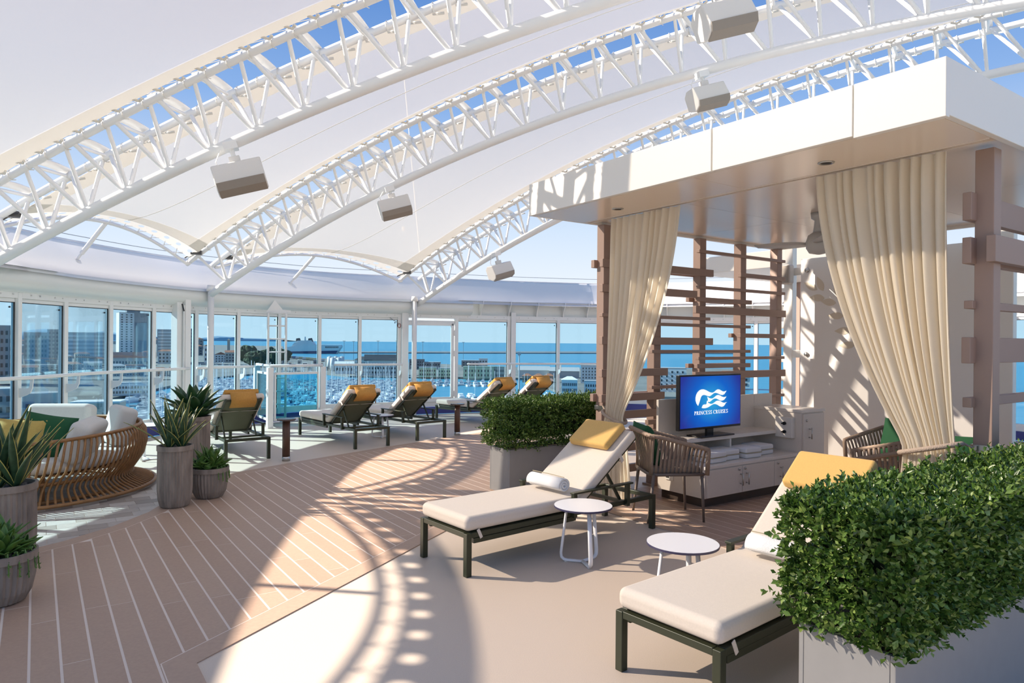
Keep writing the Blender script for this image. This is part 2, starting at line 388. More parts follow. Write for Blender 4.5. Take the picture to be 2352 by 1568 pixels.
# tiles under the round sofa
SOFA = Vector((-4.9, 6.9, 0))
tzc = [(-6.0, 4.6), (-4.4, 4.1), (-3.5, 4.5), (-3.15, 5.1), (-2.97, 6.1), (-3.1, 7.0), (-3.25, 7.7), (-6.0, 7.7)]
tuv = [to_uv(p) for p in tzc]; nt_ = 0
for i in range(math.floor(min(p[0] for p in tuv) / 0.21) - 1, math.ceil(max(p[0] for p in tuv) / 0.21) + 1):
    for j in range(math.floor(min(p[1] for p in tuv) / 0.15) - 1, math.ceil(max(p[1] for p in tuv) / 0.15) + 1):
        ua = i * 0.21 + (j % 2) * 0.07; va = j * 0.15
        q = clip_poly(tuv, [lambda p: p[0] - ua - 0.002, lambda p: ua + 0.208 - p[0], lambda p: p[1] - va - 0.002, lambda p: va + 0.148 - p[1]])
        if len(q) < 3 or abs(area(q)) < 0.0012: continue
        if area(q) < 0: q = q[::-1]
        pts = [cab(a, b) for a, b in q]; nt_ += 1
        MB().prism([(p.x, p.y) for p in pts], 0.0, 0.003 + random.random() * 0.0008).build('floor_tile', random.choice(TILES), floor)
print('planks', n1, n2, 'tiles', nt_)

# ---- window wall
GZ0, GZ1 = 0.26, 1.98
bb = MB(); bb.grid(ring_strip(XS, [(-0.06, 0.0), (0.06, 0.0), (0.06, 0.13), (0.03, 0.14), (-0.06, 0.14)]))
tag(bb.build('baseboard_ring', NAVY), kind='structure')
DOORI = N0 + 9
wn = 0
for i in range(len(NODES) - 1):
    a, b = NODES[i], NODES[i + 1]; d = (b - a).normalized(); inn = Vector((d.y, -d.x, 0))
    isdoor = (i == DOORI); wn += 1
    wroot = struct('door_1' if isdoor else 'window_%d' % wn, (a.x, a.y, 0)); wroot.rotation_euler = (0, 0, math.atan2(d.y, d.x))
    L = (b - a).length                                   # local x along the wall, local -y is inside
    MW = 0.075 if i >= N0 + 9 else 0.065
    top = GZ1 - (0.05 if isdoor else 0)
    MB().box((L / 2, 0, (0.16 + GZ0) / 2), (L - MW, 0.05, GZ0 - 0.14)).build('bottom_frame', ALU, wroot, bevel=0.006)
    MB().box((L / 2, 0, top + 0.025), (L - MW, 0.055, 0.05)).build('top_frame', ALU, wroot, bevel=0.006)
    MB().box((0, -0.01, (0.14 + 2.1) / 2), (MW, 0.10, 1.96)).build('mullion', ALU, wroot, bevel=0.008)
    if isdoor:
        for xx in (0.10, L - 0.09):
            MB().box((xx, -0.03, (GZ0 + top) / 2), (0.07, 0.05, top - GZ0)).build('door_stile', ALU, wroot, bevel=0.006)
        MB().box((L / 2, -0.03, top - 0.02), (L - 0.12, 0.05, 0.07)).build('door_rail', ALU, wroot, bevel=0.006)
        MB().box((L / 2, -0.03, GZ0 + 0.04), (L - 0.12, 0.05, 0.10)).build('door_rail', ALU, wroot, bevel=0.006)
        for hz in (0.42, 1.28, 1.72):
            hb = MB(); hb.cyl((L - 0.055, -0.07, hz - 0.06), (L - 0.055, -0.07, hz + 0.06), 0.014, 8); hb.box((L - 0.055, -0.06, hz), (0.05, 0.015, 0.08)); hb.build('hinge', WHITE, wroot)
        MB().box((L / 2, -0.03, (GZ0 + top) / 2), (L - 0.2, 0.008, top - GZ0 - 0.06)).build('pane', GLASS, wroot)
    else:
        MB().box((L / 2, 0, (GZ0 + top) / 2), (L - MW + 0.01, 0.01, top - GZ0)).build('pane', GLASS, wroot)
        gk = MB()                                            # dark rubber gasket down the right side and along the top
        gk.box((L - MW / 2 - 0.008, -0.022, (GZ0 + top) / 2), (0.014, 0.012, top - GZ0)); gk.box((L / 2, -0.022, top - 0.004), (L - MW, 0.012, 0.008))
        gk.build('gasket', BLACK, wroot)
        MB().cyl((L - 0.085, -0.012, top - 0.06), (L - 0.085, 0.0, top - 0.06), 0.012, 8).build('pane_dot', BLACK, wroot)
hd = MB(); hd.grid(ring_strip(XS, [(-0.05, 2.03), (0.055, 2.03), (0.055, 2.115), (-0.05, 2.115), (-0.05, 2.03)]))
th = tag(hd.build('trim_1', ALU), kind='structure')
bo = MB()
for i in range(N0 - 2, len(NODES) - 1):
    for f in (0.2, 0.38, 0.72, 0.9):
        p = ring_pt(i + f, 0.056, 2.075); q = ring_in(i + f); bo.cyl(p, p + q * 0.006, 0.009, 6)
tag(bo.build('bolt_heads', STEEL, th), kind='stuff')
XE = N0 + 10.3                                               # the sloped fascia stops here; beyond it ribs show
xa = [x for x in XS if x <= XE]
fs = MB(); fs.grid(ring_strip(xa, [(0.055, 2.10), (0.16, 2.14), (0.24, 2.22), (0.20, 2.40), (-0.05, 2.42)]))
tag(fs.build('trim_2', FASCIA, smooth=True), kind='structure')
xb = [x for x in XS if x >= XE - 0.3]
fb = MB(); fb.grid(ring_strip(xb, [(-0.03, 2.10), (-0.03, 2.42), (0.2, 2.42)])); t3 = fb.build('trim_3', FASCIA)
tag(t3, kind='structure')
for k in range(14):
    x = XE + 0.28 * k + 0.1; x = XE + 0.55 * k + 0.15
    if x > len(NODES) - 1.2: break
    a_, q = ring_pt(x, 0, 0), ring_in(x)
    pl = [a_ + q * s + Vector((0, 0, z)) for s, z in [(-0.03, 2.10), (0.05, 2.10), (0.07, 2.2), (0.2, 2.36), (0.2, 2.42), (-0.03, 2.42)]]
    MB().plate(pl, q.cross(Vector((0, 0, 1))), 0.02).build('rib', WHITE, t3)
cp = [ring_pt(XE + s, i_, z) for s, i_, z in [(-0.02, 0.055, 2.10), (0.0, 0.2, 2.14)]]
sk = MB(); sk.grid([[ring_pt(x, a + sk_in(x), z) for x in XS] for a, z in [(0.27, 2.35), (0.20, 2.36), (0.12, 2.5), (0.0, 2.7), (-0.08, 2.86), (-0.10, 2.90), (-0.14, 2.90)]])
sf = MB(); sf.grid([[ring_pt(x, a, 2.40) for x, a in [(x, 0.15 if q == 0 else 0.22 + sk_in(x)) for x in XS if x <= N0 + 0.5]] for q in (0, 1)]); tag(sf.build('trim_5', FASCIA), kind='structure')  # added soffit closing the gap between the bowed-out wall and the skirt
tag(sk.build('trim_4', SKIRT, smooth=True), kind='structure')
rim = MB(); rim.tube([ring_pt(x, -0.12 + sk_in(x), 2.90) for x in XS], 0.022, 6); rim.build('skirt_rim', WHITE, bpy.data.objects['trim_4'], smooth=True)

# ------------------------------------------------------------------ roof trusses and fabric
class Truss:
    def __init__(s, x0, y0, phi, z0, a0, rad, p):
        s.o = Vector((x0, y0, 0)); s.d = Vector((math.cos(R(phi)), math.sin(R(phi)), 0)); s.n = Vector((-s.d.y, s.d.x, 0))
        s.z0, s.a0, s.rad, s.p = z0, R(a0), rad, p
    def bot(s, t):
        a = s.a0 - t / s.rad
        h = s.rad * (math.sin(s.a0) - math.sin(a)); z = s.z0 + s.rad * (math.cos(a) - math.cos(s.a0))
        return s.o + s.d * h + Vector((0, 0, z))
    def top(s, t, side): return s.bot(t) + s.n * (0.24 * side) + Vector((0, 0, 0.64))
    def edge(s, t, side): return s.bot(t) + s.n * (0.335 * side) + Vector((0, 0, 0.665))
T0 = Truss(-4.6, 2.45, 0.0, 2.44, 23.4, 35.85, 0.517)
T1 = Truss(-5.286, 7.2, -12.41, 2.438, 23.41, 35.85, 0.517)
T2 = Truss(-4.667, 11.2, -24.0, 2.483, 26.33, 24.23, 0.513)
T3 = Truss(-1.686, 14.0, -35.2, 2.483, 26.33, 24.23, 0.513)
def build_truss(T, label, n, lace=True):
    root = thing('roof_truss', label, 'truss', (T.o.x, T.o.y, T.z0)); inv = -Vector((T.o.x, T.o.y, T.z0))
    L = n * T.p
    def tb(f, t0, t1, r, name, m=10):
        k = int((t1 - t0) / 0.25); MB().tube([f(t0 + (t1 - t0) * i / k) + inv for i in range(k + 1)], r, m).build(name, WHITE_T, root, smooth=True)
    tb(lambda t: T.bot(t), -0.42, L, 0.058, 'bottom_chord', 12)
    tb(lambda t: T.top(t, -1), -0.75, L, 0.042, 'top_chord'); tb(lambda t: T.top(t, 1), -0.75, L, 0.042, 'top_chord')
    for i in range(n):
        t = i * T.p; b = T.bot(t) + inv
        for sd_ in (-1, 1):
            strut('web_strut', b, T.top(t - 0.05, sd_) + inv, 0.021, WHITE_T, root, 8)
            strut('diagonal_strut', b + T.d * -0.04, T.top(t - T.p + 0.04, sd_) + inv, 0.023, WHITE_T, root, 8)
        a, c = T.top(t, -1) + inv, T.top(t, 1) + inv
        m_ = MB(); td = (T.bot(t + .1) - T.bot(t - .1)).normalized()
        up = T.n.cross(td) * -1
        rows = []
        for w_ in (-0.055, 0.055):
            rows.append([a + (c - a) * (k / 6) + td * w_ + up * (0.05 + 0.035 * math.sin(math.pi * k / 6)) for k in range(7)])
        m_.grid(rows); o = m_.build('cross_cover', WHITE_T, root, smooth=True)
        sm = o.modifiers.new('t', 'SOLIDIFY'); sm.thickness = 0.012
        strut('cross_strut', a, c, 0.018, WHITE_T, root, 8)
    if lace:
        lm = MB(); k = int((L + 0.3) / 0.24)
        for sd_ in (-1, 1):
            for i in range(k):
                t = -0.2 + i * 0.24; p = T.top(t, sd_) + inv
                ring = [p + T.n * (0.052 * math.cos(x)) + Vector((0, 0, 0.052 * math.sin(x))) + T.d * (0.03 * x / 6.28) for x in [k2 * 0.9 for k2 in range(7)]]
                lm.tube(ring, 0.005, 4)
                e0 = T.edge(t + 0.03, sd_) + inv; lm.tube([p + Vector((0, 0, 0.045)), e0], 0.005, 4)
                lm.tube([e0, T.top(t + 0.24, sd_) + inv + Vector((0, 0, 0.045))], 0.004, 4)
                lm.tube([e0 + T.d * -0.06 + T.n * (0.03 * sd_) - Vector((0, 0, .03)), e0 - Vector((0, 0, .045)), e0 + T.d * 0.05 + T.n * (0.03 * sd_) - Vector((0, 0, .03))], 0.014, 5)
        tag(lm.build('lacing_cord', mat('cord off white', (0.70, 0.68, 0.63), 0.7), root), kind='stuff')
    return root
build_truss(T0, 'white lattice roof truss nearest the camera, arching overhead out of view', 16, False)
tr1 = build_truss(T1, 'large white lattice arch truss rising from the left edge of the picture', 26)
tr2 = build_truss(T2, 'white lattice arch truss landing on the skirt above the agave pots', 27)
tr3 = build_truss(T3, 'farthest white lattice arch truss passing behind the cabana roof', 30)

def build_canopy(TA, TB, label, bump, sB=15.0, n=22):
    """fabric stretched from TA's far chord to TB's near chord; ring edge cut as an arch"""
    root = thing('roof_fabric', label, 'canopy', tuple(TA.edge(0, 1)))
    inv = -TA.edge(0, 1)
    def surf(s_, t):
        S0 = -0.33
        a, b = TA.edge(S0 + s_, 1), TB.edge(S0 + s_, -1)
        p = a.lerp(b, t); k = 4 * t * (1 - t); e = math.exp(-s_ / 0.9)
        p.z += k * (bump * e - 0.14 * (1 - e)) - 0.05 * e
        return p
    ss = [0, 0.1, 0.2, 0.35, 0.55, 0.8, 1.1, 1.5, 2.0] + [2.0 + (sB - 2.0) * i / 18 for i in range(1, 19)]
    m = MB(); m.grid([[surf(s_, j / n) + inv for j in range(n + 1)] for s_ in ss])
    m.build('membrane', MEMB, root, smooth=True)
    # hem along the long sides
    for side, t0 in ((0, 0.0), (1, 1.0)):
        h = MB(); dt = 0.03 if side == 0 else -0.03
        h.grid([[surf(s_, t0 + dt * f) + inv + Vector((0, 0, -0.006)) for s_ in ss] for f in (0, 1, 2.6)])
        h.build('hem', FLAP, root, smooth=True)
    # hem flap along the ring edge with a row of round lacing holes
    a0, b0 = surf(0, 0), surf(0, 1)
    W = 0.20; nc = max(6, int((b0 - a0).length / 0.27)); f = MB()
    def fl(t, q):
        p = surf(0, t); nx = surf(0.1, t); d = (p - nx).normalized(); return p + d * q + inv
    for i in range(nc):
        t0, t1 = i / nc, (i + 1) / nc; tm = (t0 + t1) / 2; ht = 0.055 / (b0 - a0).length
        out_, inn_ = [], []
        for k in range(16):
            x = 2 * math.pi * k / 16; ax, ay = math.cos(x), math.sin(x)
            inn_.append(fl(tm + ht * ax, W * 0.42 + 0.036 * ay))
            sc_ = 1 / max(abs(ax), abs(ay)); out_.append(fl(tm + (t1 - t0) / 2 * ax * sc_, W / 2 + W / 2 * ay * sc_))
        f.add(out_ + inn_, [(k, (k + 1) % 16, 16 + (k + 1) % 16, 16 + k) for k in range(16)])
    fo = f.build('edge_flap', FLAP, root)
    # inner belt laid over the fabric
    bl = MB(); bl.grid([[surf(s_, j / n) + inv + Vector((0, 0, -0.004)) for j in range(n + 1)] for s_ in (0.0, 0.1, 0.24)]); bl.build('edge_belt', FLAP, root, smooth=True)
    # arch tube the flap is laced to
    pts = [fl(j / n, W + 0.13) for j in range(n + 1)]
    pts = [fl(-0.02, W + 0.1)] + pts + [fl(1.02, W + 0.1)]
    MB().tube(pts, 0.027, 8).build('edge_arch', WHITE_T, root, smooth=True)
    lc = MB()
    for i in range(nc * 2):
        t0 = (i + 0.5) / (nc * 2); lc.tube([fl(t0, W - 0.02), fl(t0 + (0.4 if i % 2 else -0.4) / nc, W + 0.13)], 0.006, 4)
    tag(lc.build('lacing_cord', WHITE_T, root), kind='stuff')
    # seam line along the middle
    if bump < 0.29: MB().tube([surf(s_, 0.52) + inv + Vector((0, 0, -0.008)) for s_ in ss], 0.004, 4).build('seam', FLAP, root)
    # clamp plates at both corners
    for t0 in (0.0, 1.0):
        c = fl(t0, 0.05); cm = MB(); cm.box(c, (0.16, 0.11, 0.03), 0.3); cm.box(c + Vector((0.02, 0.02, 0.03)), (0.10, 0.06, 0.05), 0.3); cm.cyl(c + Vector((-.06, 0, 0)), c + Vector((-.2, 0.03, -.06)), 0.012, 6)
        cm.build('corner_clamp', mat('clamp steel', (0.10, 0.10, 0.10), 0.45, metal=0.6), root)
    return root, surf, fl, inv
c0_, s0_, f0_, i0_ = build_canopy(T0, T1, 'nearest stretched roof fabric panel, grey in the top left corner', 0.30)
c1_, s1_, f1_, i1_ = build_canopy(T1, T2, 'white stretched roof fabric between the two nearest arch trusses', 0.24)
c2_, s2_, f2_, i2_ = build_canopy(T2, T3, 'white stretched roof fabric just left of the farthest arch truss', 0.24)
# props from the edge arches down to the skirt
def prop(fl, inv, t, label):
    a = fl(t, 0.33) - inv
    k = min(range(len(XS)), key=lambda i: (ring_pt(XS[i]) - Vector((a.x - 0.45, a.y + 0.12, 0))).length); b = ring_pt(XS[k], 0.02, 2.62)
    r = thing('roof_prop', label, 'strut', tuple(b)); i_ = -Vector(b)
    strut('tube', a + i_, b + i_ + (a - b) * 0.18, 0.03, WHITE_T, r); strut('socket', b + i_ + (a - b) * 0.18, b + i_, 0.018, WHITE_T, r)
    MB().cyl(b + i_ + (a - b) * 0.03, b + i_, 0.05, 12).build('flange', WHITE_T, r)
prop(f1_, i1_, 0.5, 'short white prop under the fabric arch left of the agave')
prop(f2_, i2_, 0.5, 'short white prop under the fabric arch above the ladder')
prop(f0_, i0_, 0.5, 'short white prop under the fabric arch beyond the left edge')
# safety wire outside the skirt
tag(MB().tube([ring_pt(x, -0.35, 3.03) for x in XS], 0.005, 4).build('safety_wire', mat('wire', (0.25, 0.25, 0.27), 0.4)), 'thin dark wire strung above the white fabric skirt', 'wire')
hw = MB(); hw.cyl((T3.top(0, -1) + Vector((-0.03, -0.1, 0))), at(926, 150, 12.5), 0.008, 5); hw.cyl(at(926.5, 530, 13.6), at(926.3, 520, 13.6), 0.03, 6)
tag(hw.build('hanging_wire', WHITE_T), 'thin white wire hanging in front of the fabric by the far truss foot', 'wire')

# ---- loudspeakers under the trusses
def speaker(c, rz, label, hang, s=1.0):
    root = thing('loudspeaker', label, 'loudspeaker', tuple(c), rz, 'loudspeakers hung under the trusses'); root.rotation_euler = (0, R(-17), rz)
    W, D, H_ = 0.45 * s, 0.30 * s, 0.29 * s
    prof = [(-D * .5, -H_ * .10), (-D * .42, -H_ * .34), (-D * .10, -H_ * .5), (D * .44, -H_ * .34), (D * .5, H_ * .30), (D * .26, H_ * .5), (-D * .30, H_ * .5)]
    n = len(prof); P = [(x, a, b) for x in (-W / 2, W / 2) for a, b in prof]
    m = MB(); m.add(P, [tuple(range(n)), tuple(range(2 * n - 1, n - 1, -1))] + [(i, n + i, n + (i + 1) % n, (i + 1) % n) for i in range(n)])
    m.build('body', SPK, root, bevel=0.014 * s, seg=3)
    g = MB(); g.grid([[(x, a - .004, b - .004) for x in (-W * .475, W * .475)] for a, b in (prof[0], prof[1], prof[2])])
    go = g.build('grille', GRILLE, root); gs = go.modifiers.new('s', 'SOLIDIFY'); gs.thickness = 0.006
    MB().box((0, 0, H_ * .5 + .03), (0.10 * s, 0.07 * s, 0.07)).build('bracket', SPK, root, bevel=0.006)
    y = MB(); y.cyl((0, 0, H_ * .5 + .05), (0, 0, hang), 0.022, 10); y.box((0, 0, hang - 0.01), (0.13, 0.13, 0.07)); y.build('hanger', WHITE_T, root)
    w_ = MB(); w_.tube([(-0.16 * s, 0, H_ * .46), (-0.17 * s, 0.01, H_ * .5 + .05), (-0.10 * s, 0.02, hang - .02)], 0.006, 5); w_.build('safety_cord', WHITE_T, root)
    return root
def hang_on(T, px, py, rz, label, s=1.0):
    best = min((abs((lambda q: CX + q.x * FPX / q.y)(T.bot(k * 0.05)) - px), k * 0.05) for k in range(0, 240) if T.bot(k * 0.05).y > 1)
    b = T.bot(best[1]); c = at(px, py, b.y); c.x = b.x; c.y = b.y
    speaker(c, rz, label, b.z - 0.05 - c.z, s)
hang_on(T1, 553, 410, R(16), 'white loudspeaker hung low under the nearest arch truss, left of the picture', 1.03)
hang_on(T2, 908, 478, R(14), 'white loudspeaker under the middle truss with a grey lower face, above the loungers')
hang_on(T3, 1146, 623, R(34), 'small far loudspeaker against the open sky below the farthest truss')
hang_on(T1, 1660, 48, R(10), 'white loudspeaker at the top edge of the picture', 0.98)
hang_on(T2, 1620, 225, R(14), 'white loudspeaker hung just above the cabana roof edge', 0.95)

# ------------------------------------------------------------------ wall furniture: columns, rails, gate, ladder
def col_round(x, label):
    p = ring_pt(x, 0.30); r = thing('support_column', label, 'column', tuple(p))
    MB().cyl((0, 0, 0), (0, 0, 2.44), 0.052, 16).build('shaft', WHITE, r, smooth=True)
    MB().cyl((0, 0, 0), (0, 0, 0.02), 0.09, 16).build('base_plate', WHITE, r)
    MB().cyl((0, 0, 2.36), (0, 0, 2.46), 0.075, 16, 0.06).build('head', WHITE, r, smooth=True)
def nearest_x(px):                                           # ring coordinate seen at a picture column
    return min((abs(CX + ring_at(x).x * FPX / ring_at(x).y - px), x) for x in [N0 - 1 + k * 0.01 for k in range(1500)] if ring_at(x).y > 2)[1]
col_round(nearest_x(462) - 0.05, 'round white column beneath the middle truss foot, behind the agave')
col_round(nearest_x(945) - 0.02, 'round white column beneath the far truss foot, left of the glass door')
def col_box(px, wd, dp, inward, label, extra=None):
    x = nearest_x(px); p = ring_pt(x, inward); q = ring_in(x)
    r = thing('wall_column', label, 'column', tuple(p), math.atan2(q.y, q.x) + R(90))
    MB().box((0, 0, 1.1), (wd, dp, 2.2)).build('box', WHITE, r, bevel=0.008)
    if extra: extra(r, wd, dp)
def ex1(r, wd, dp):
    MB().box((-wd / 2 - 0.07, 0.02, 1.08), (0.10, dp * .7, 2.16)).build('side_channel', ALU, r, bevel=0.005)
    MB().box((-wd / 2 - 0.018, -dp * .4, 1.05), (0.02, 0.03, 2.1)).build('bead', WHITE, r)
    MB().bar((-wd / 2 - 0.05, -dp / 2 - 0.02, 2.0), (-wd / 2 - 0.09, -dp / 2 - 0.02, 2.12), 0.012, 0.02).build('latch', BLACK, r)
col_box(410, 0.11, 0.20, 0.12, 'boxed white wall column with side channel behind the snake plant', ex1)
col_box(927, 0.14, 0.12, 0.06, 'flat white wall post beside the round column near the glass door')
col_box(1176, 0.11, 0.10, 0.05, 'white wall post right of the glass door behind the loungers')
cab_p = ring_pt(nearest_x(915), 0.12)
cbl = thing('loose_cable', 'short grey cable with a red looped end hanging under the header by the post', 'cable', tuple(at(905, 735, cab_p.y)))
c0 = at(905, 735, cab_p.y); pts = [at(x, y, cab_p.y) - c0 for x, y in ((893, 722), (897, 730), (905, 736), (914, 741), (917, 745))]
MB().tube(pts, 0.008, 6).build('cord', mat('grey cable', (0.3, 0.32, 0.33), 0.5), cbl, smooth=True)
MB().tube([at(917 + 3.5 * math.sin(t), 747.5 - 5 * math.cos(t), cab_p.y) - c0 for t in [k * 0.6 for k in range(11)]], 0.007, 6).build('loop', mat('red cable', (0.22, 0.02, 0.02), 0.5), cbl, smooth=True)

def handrail(pxa, pxb, label, brk=True):
    xa_, xb_ = nearest_x(pxa) if pxa > -50 else N0 - 2.0, nearest_x(pxb)
    r = thing('handrail', label, 'handrail', tuple(ring_pt(xa_, 0.26, 0.0))); inv = -ring_pt(xa_, 0.26, 0.0)
    k = max(4, int((xb_ - xa_) * 6)); pts = [ring_pt(xa_ + (xb_ - xa_) * i / k, 0.26, 1.06) + inv for i in range(k + 1)]
    MB().tube(pts, 0.024, 10).build('rail', WHITE, r, smooth=True)
    if brk:
        for i in range(math.ceil(xa_ - 0.01), math.floor(xb_) + 1):
            b = NODES[i]; q = ring_in(i); side = q.cross(Vector((0, 0, 1)))
            prof = [(0.04, 0.80), (0.16, 0.84), (0.215, 0.87), (0.245, 0.93), (0.255, 1.045), (0.215, 1.045), (0.205, 0.945), (0.18, 0.925), (0.04, 0.925)]
            pl = [Vector((b.x, b.y, 0)) + q * s_ + Vector((0, 0, z)) + inv for s_, z in prof]
            MB().plate(pl, side, 0.014).build('bracket', WHITE, r)
            bt = MB()
            for z in (0.82, 0.885): p = Vector((b.x, b.y, z)) + q * 0.042 + inv; bt.cyl(p, p + q * 0.008, 0.012, 6)
            bt.build('bracket_bolts', DARK, r)
    return r
handrail(-100, 408, 'white tube handrail along the left windows behind the rattan sofa')
handrail(428, 566, 'short white handrail between the boxed column and the glass gate')
handrail(758, 918, 'white tube handrail right of the glass gate, behind two loungers')
handrail(1064, 1480, 'white tube handrail right of the glass door, behind the hedge')

gp = [Vector((-4.75, 12.72, 0)), Vector((-4.22, 11.92, 0)), Vector((-3.48, 12.55, 0)), Vector((-4.0, 13.3, 0))]
gate = thing('glass_gate', 'white framed glass enclosure with gate around the foot of the ladder', 'gate', tuple(gp[1])); gi = -gp[1]
for j, p in enumerate(gp[:3]):
    MB().box(p + gi + Vector((0, 0, 0.53)), (0.10, 0.10, 1.06), R(38)).build('post', WHITE, gate, bevel=0.008)
for a, b in ((gp[0], gp[1]), (gp[1], gp[2])):
    d = (b - a).normalized(); a2, b2 = a + d * 0.09 + gi, b - d * 0.09 + gi; up = Vector((0, 0, 1))
    for z in (0.14, 0.95): MB().bar(a2 + up * z, b2 + up * z, 0.035, 0.04).build('panel_rail', WHITE, gate)
    for e in (a2, b2): MB().bar(e + up * 0.12, e + up * 0.97, 0.035, 0.03, d).build('panel_stile', WHITE, gate)
    MB().bar((a2 + up * 0.545), (b2 + up * 0.545), 0.008, 0.78).build('pane', TEAL, gate)
    MB().tube([a + gi + up * 1.085, b + gi + up * 1.085], 0.026, 8).build('top_rail', WHITE, gate, smooth=True)
MB().box(gp[1] + gi + Vector((-0.03, -0.02, 0.62)), (0.05, 0.05, 0.14), R(38)).build('latch_box', WHITE, gate, bevel=0.006)
lp = Vector((-4.32, 12.55, 0)); lad = thing('ladder', 'white vertical ladder rising behind the glass gate to the skirt', 'ladder', tuple(lp), R(22))
for sx in (-0.155, 0.155):
    MB().tube([(sx, 0, 0.0), (sx, 0, 2.0), (sx, 0.0, 2.04)], 0.022, 8).build('stile', WHITE, lad, smooth=True)
for k in range(9): MB().cyl((-0.155, 0, 0.12 + k * 0.24), (0.155, 0, 0.12 + k * 0.24), 0.014, 8).build('rung', WHITE, lad, smooth=True)
hb = MB(); hb.plate([(-0.19, 0.06, 2.05), (0.24, 0.06, 2.05), (0.24, 0.06, 2.09), (0.10, 0.06, 2.10), (-0.04, 0.06, 2.28), (-0.16, 0.06, 2.10)], (0, 1, 0), 0.03); hb.build('hatch_bracket', WHITE, lad)

# ------------------------------------------------------------------ the cabana
rf = thing('cabana_roof', 'flat white cabana roof with deep fascia and glossy taupe ceiling', 'roof', tuple(cab(0, 0, 2.75)), CAB_A)
RU, RV, RH = 3.96, 3.65, 0.30
for (ua, ub) in ((0, 1),):
    def fpanel(c, size): MB().box(c, size).build('fascia_panel', CABROOF, rf, bevel=0.004)
    fpanel((0.02, -1.075 + 0.0, RH / 2), (0.04, 2.146, RH)); fpanel((0.02, -2.656, RH / 2), (0.04, 0.996, RH))
    fpanel((0.022, -3.405, RH / 2 - 0.006), (0.044, 0.49, RH + 0.012))
    fpanel((RU / 2, -RV + 0.02, RH / 2), (RU - 0.08, 0.04, RH)); fpanel((RU / 2, -0.02, RH / 2), (RU - 0.08, 0.04, RH)); fpanel((RU - 0.02, -RV / 2, RH / 2), (0.04, RV, RH))
MB().box((RU / 2, -RV / 2, RH - 0.02), (RU - 0.08, RV - 0.08, 0.03)).build('roof_deck', CABROOF, rf)
# ceiling: strip outside the curtain track, recess panels inside
def cpanel(u0, u1, v0, v1, z): MB().box(((u0 + u1) / 2, (v0 + v1) / 2, z + 0.015), (u1 - u0 - 0.004, v1 - v0 - 0.004, 0.03)).build('ceiling_panel', CABCEIL, rf)
for v0, v1 in ((-3.61, -1.95), (-1.95, -0.04)): cpanel(0.04, 0.66, v0, v1, 0.0)
for v0, v1 in ((-3.61, -2.4), (-2.4, -1.2), (-1.2, -0.04)):
    for u0, u1 in ((0.76, 2.3), (2.3, 3.92)): cpanel(u0, u1, v0, v1, 0.03)
MB().box((0.71, -RV / 2, 0.055), (0.10, RV - 0.1, 0.02)).build('curtain_track', CABCEIL, rf)
MB().box((0.665, -RV / 2, 0.012), (0.012, RV - 0.1, 0.03)).build('track_lip', CABCEIL, rf); MB().box((0.755, -RV / 2, 0.022), (0.012, RV - 0.1, 0.03)).build('track_lip', CABCEIL, rf)
for u, v, z in ((0.42, -2.75, 0.0), (0.42, -0.78, 0.0), (2.35, -3.3, 0.03), (2.9, -1.3, 0.03)):
    dl = MB(); dl.lathe([(0.052, 0.0), (0.052, -0.006), (0.04, -0.008), (0.036, 0.0)], 20, (u, v, z)); d_ = dl.build('downlight', STEEL, rf, smooth=True)
    MB().cyl((u, v, z - 0.0005), (u, v, z - 0.004), 0.034, 16).build('lamp_recess', DARK, d_)

POST = 0.105
SL = [  # height, thickness, u0, u1, which face (-1 inside)
    (2.595, .035, 2.30, 3.95, -1), (2.354, .08, .83, 2.55, -1), (2.37, .05, 3.05, 3.95, -1), (2.187, .035, 2.30, 3.95, -1), (2.10, .08, .83, 2.27, -1), (2.048, .05, 2.28, 3.27, -1),
    (1.93, .085, 2.25, 3.97, -1), (1.827, .035, .83, 2.50, -1), (1.75, .035, 1.45, 3.25, -1), (1.646, .05, 3.05, 3.95, -1), (1.568, .08, .83, 2.55, -1), (1.455, .035, 1.55, 3.25, -1),
    (1.375, .035, 2.30, 3.95, -1), (1.288, .05, 2.28, 3.25, -1), (1.235, .08, .83, 1.80, -1), (1.18, .085, 2.25, 3.97, -1), (1.07, .035, 1.55, 2.30, -1), (0.98, .08, .83, 1.75, -1),
    (0.90, .035, 2.3, 3.95, -1), (0.80, .08, .83, 1.80, -1), (0.70, .05, 1.5, 3.25, -1), (0.60, .035, .83, 2.5, -1), (0.46, .08, .83, 2.55, -1), (0.36, .05, 2.28, 3.95, -1), (0.24, .08, .83, 2.3, -1)]
def slat_screen(v, us, slats, label, side):
    r = thing('slatted_screen', label, 'screen', tuple(cab(us[0], v)), CAB_A)
    for u in us:
        MB().box((u - us[0], 0, 1.375), (POST, POST, 2.75)).build('post', BROWNM, r, bevel=0.005)
        MB().box((u - us[0], 0, 0.012), (0.16, 0.16, 0.024)).build('base_plate', BROWNM, r)
    for k, (z, th, u0, u1, f) in enumerate(slats):
        MB().box(((u0 + u1) / 2 - us[0], side * (POST / 2 + 0.012), z), (u1 - u0, 0.05, th)).build('slat', BROWNM, r, bevel=0.004)
        if k % 4 == 1: MB().box(((u0 + u1) / 2 - us[0], -side * (POST / 2 + 0.012), z), (u1 - u0, 0.05, th)).build('slat', BROWNM, r, bevel=0.004)
    return r
slat_screen(-0.05, [.93, 1.67, 2.41, 3.15, 3.88], SL, 'brown slatted screen behind the television with five posts', -1)
SL2 = [(z, th, .78 if u0 < 1 or k % 3 == 0 else u0, u1, f) for k, (z, th, u0, u1, f) in enumerate(SL)]
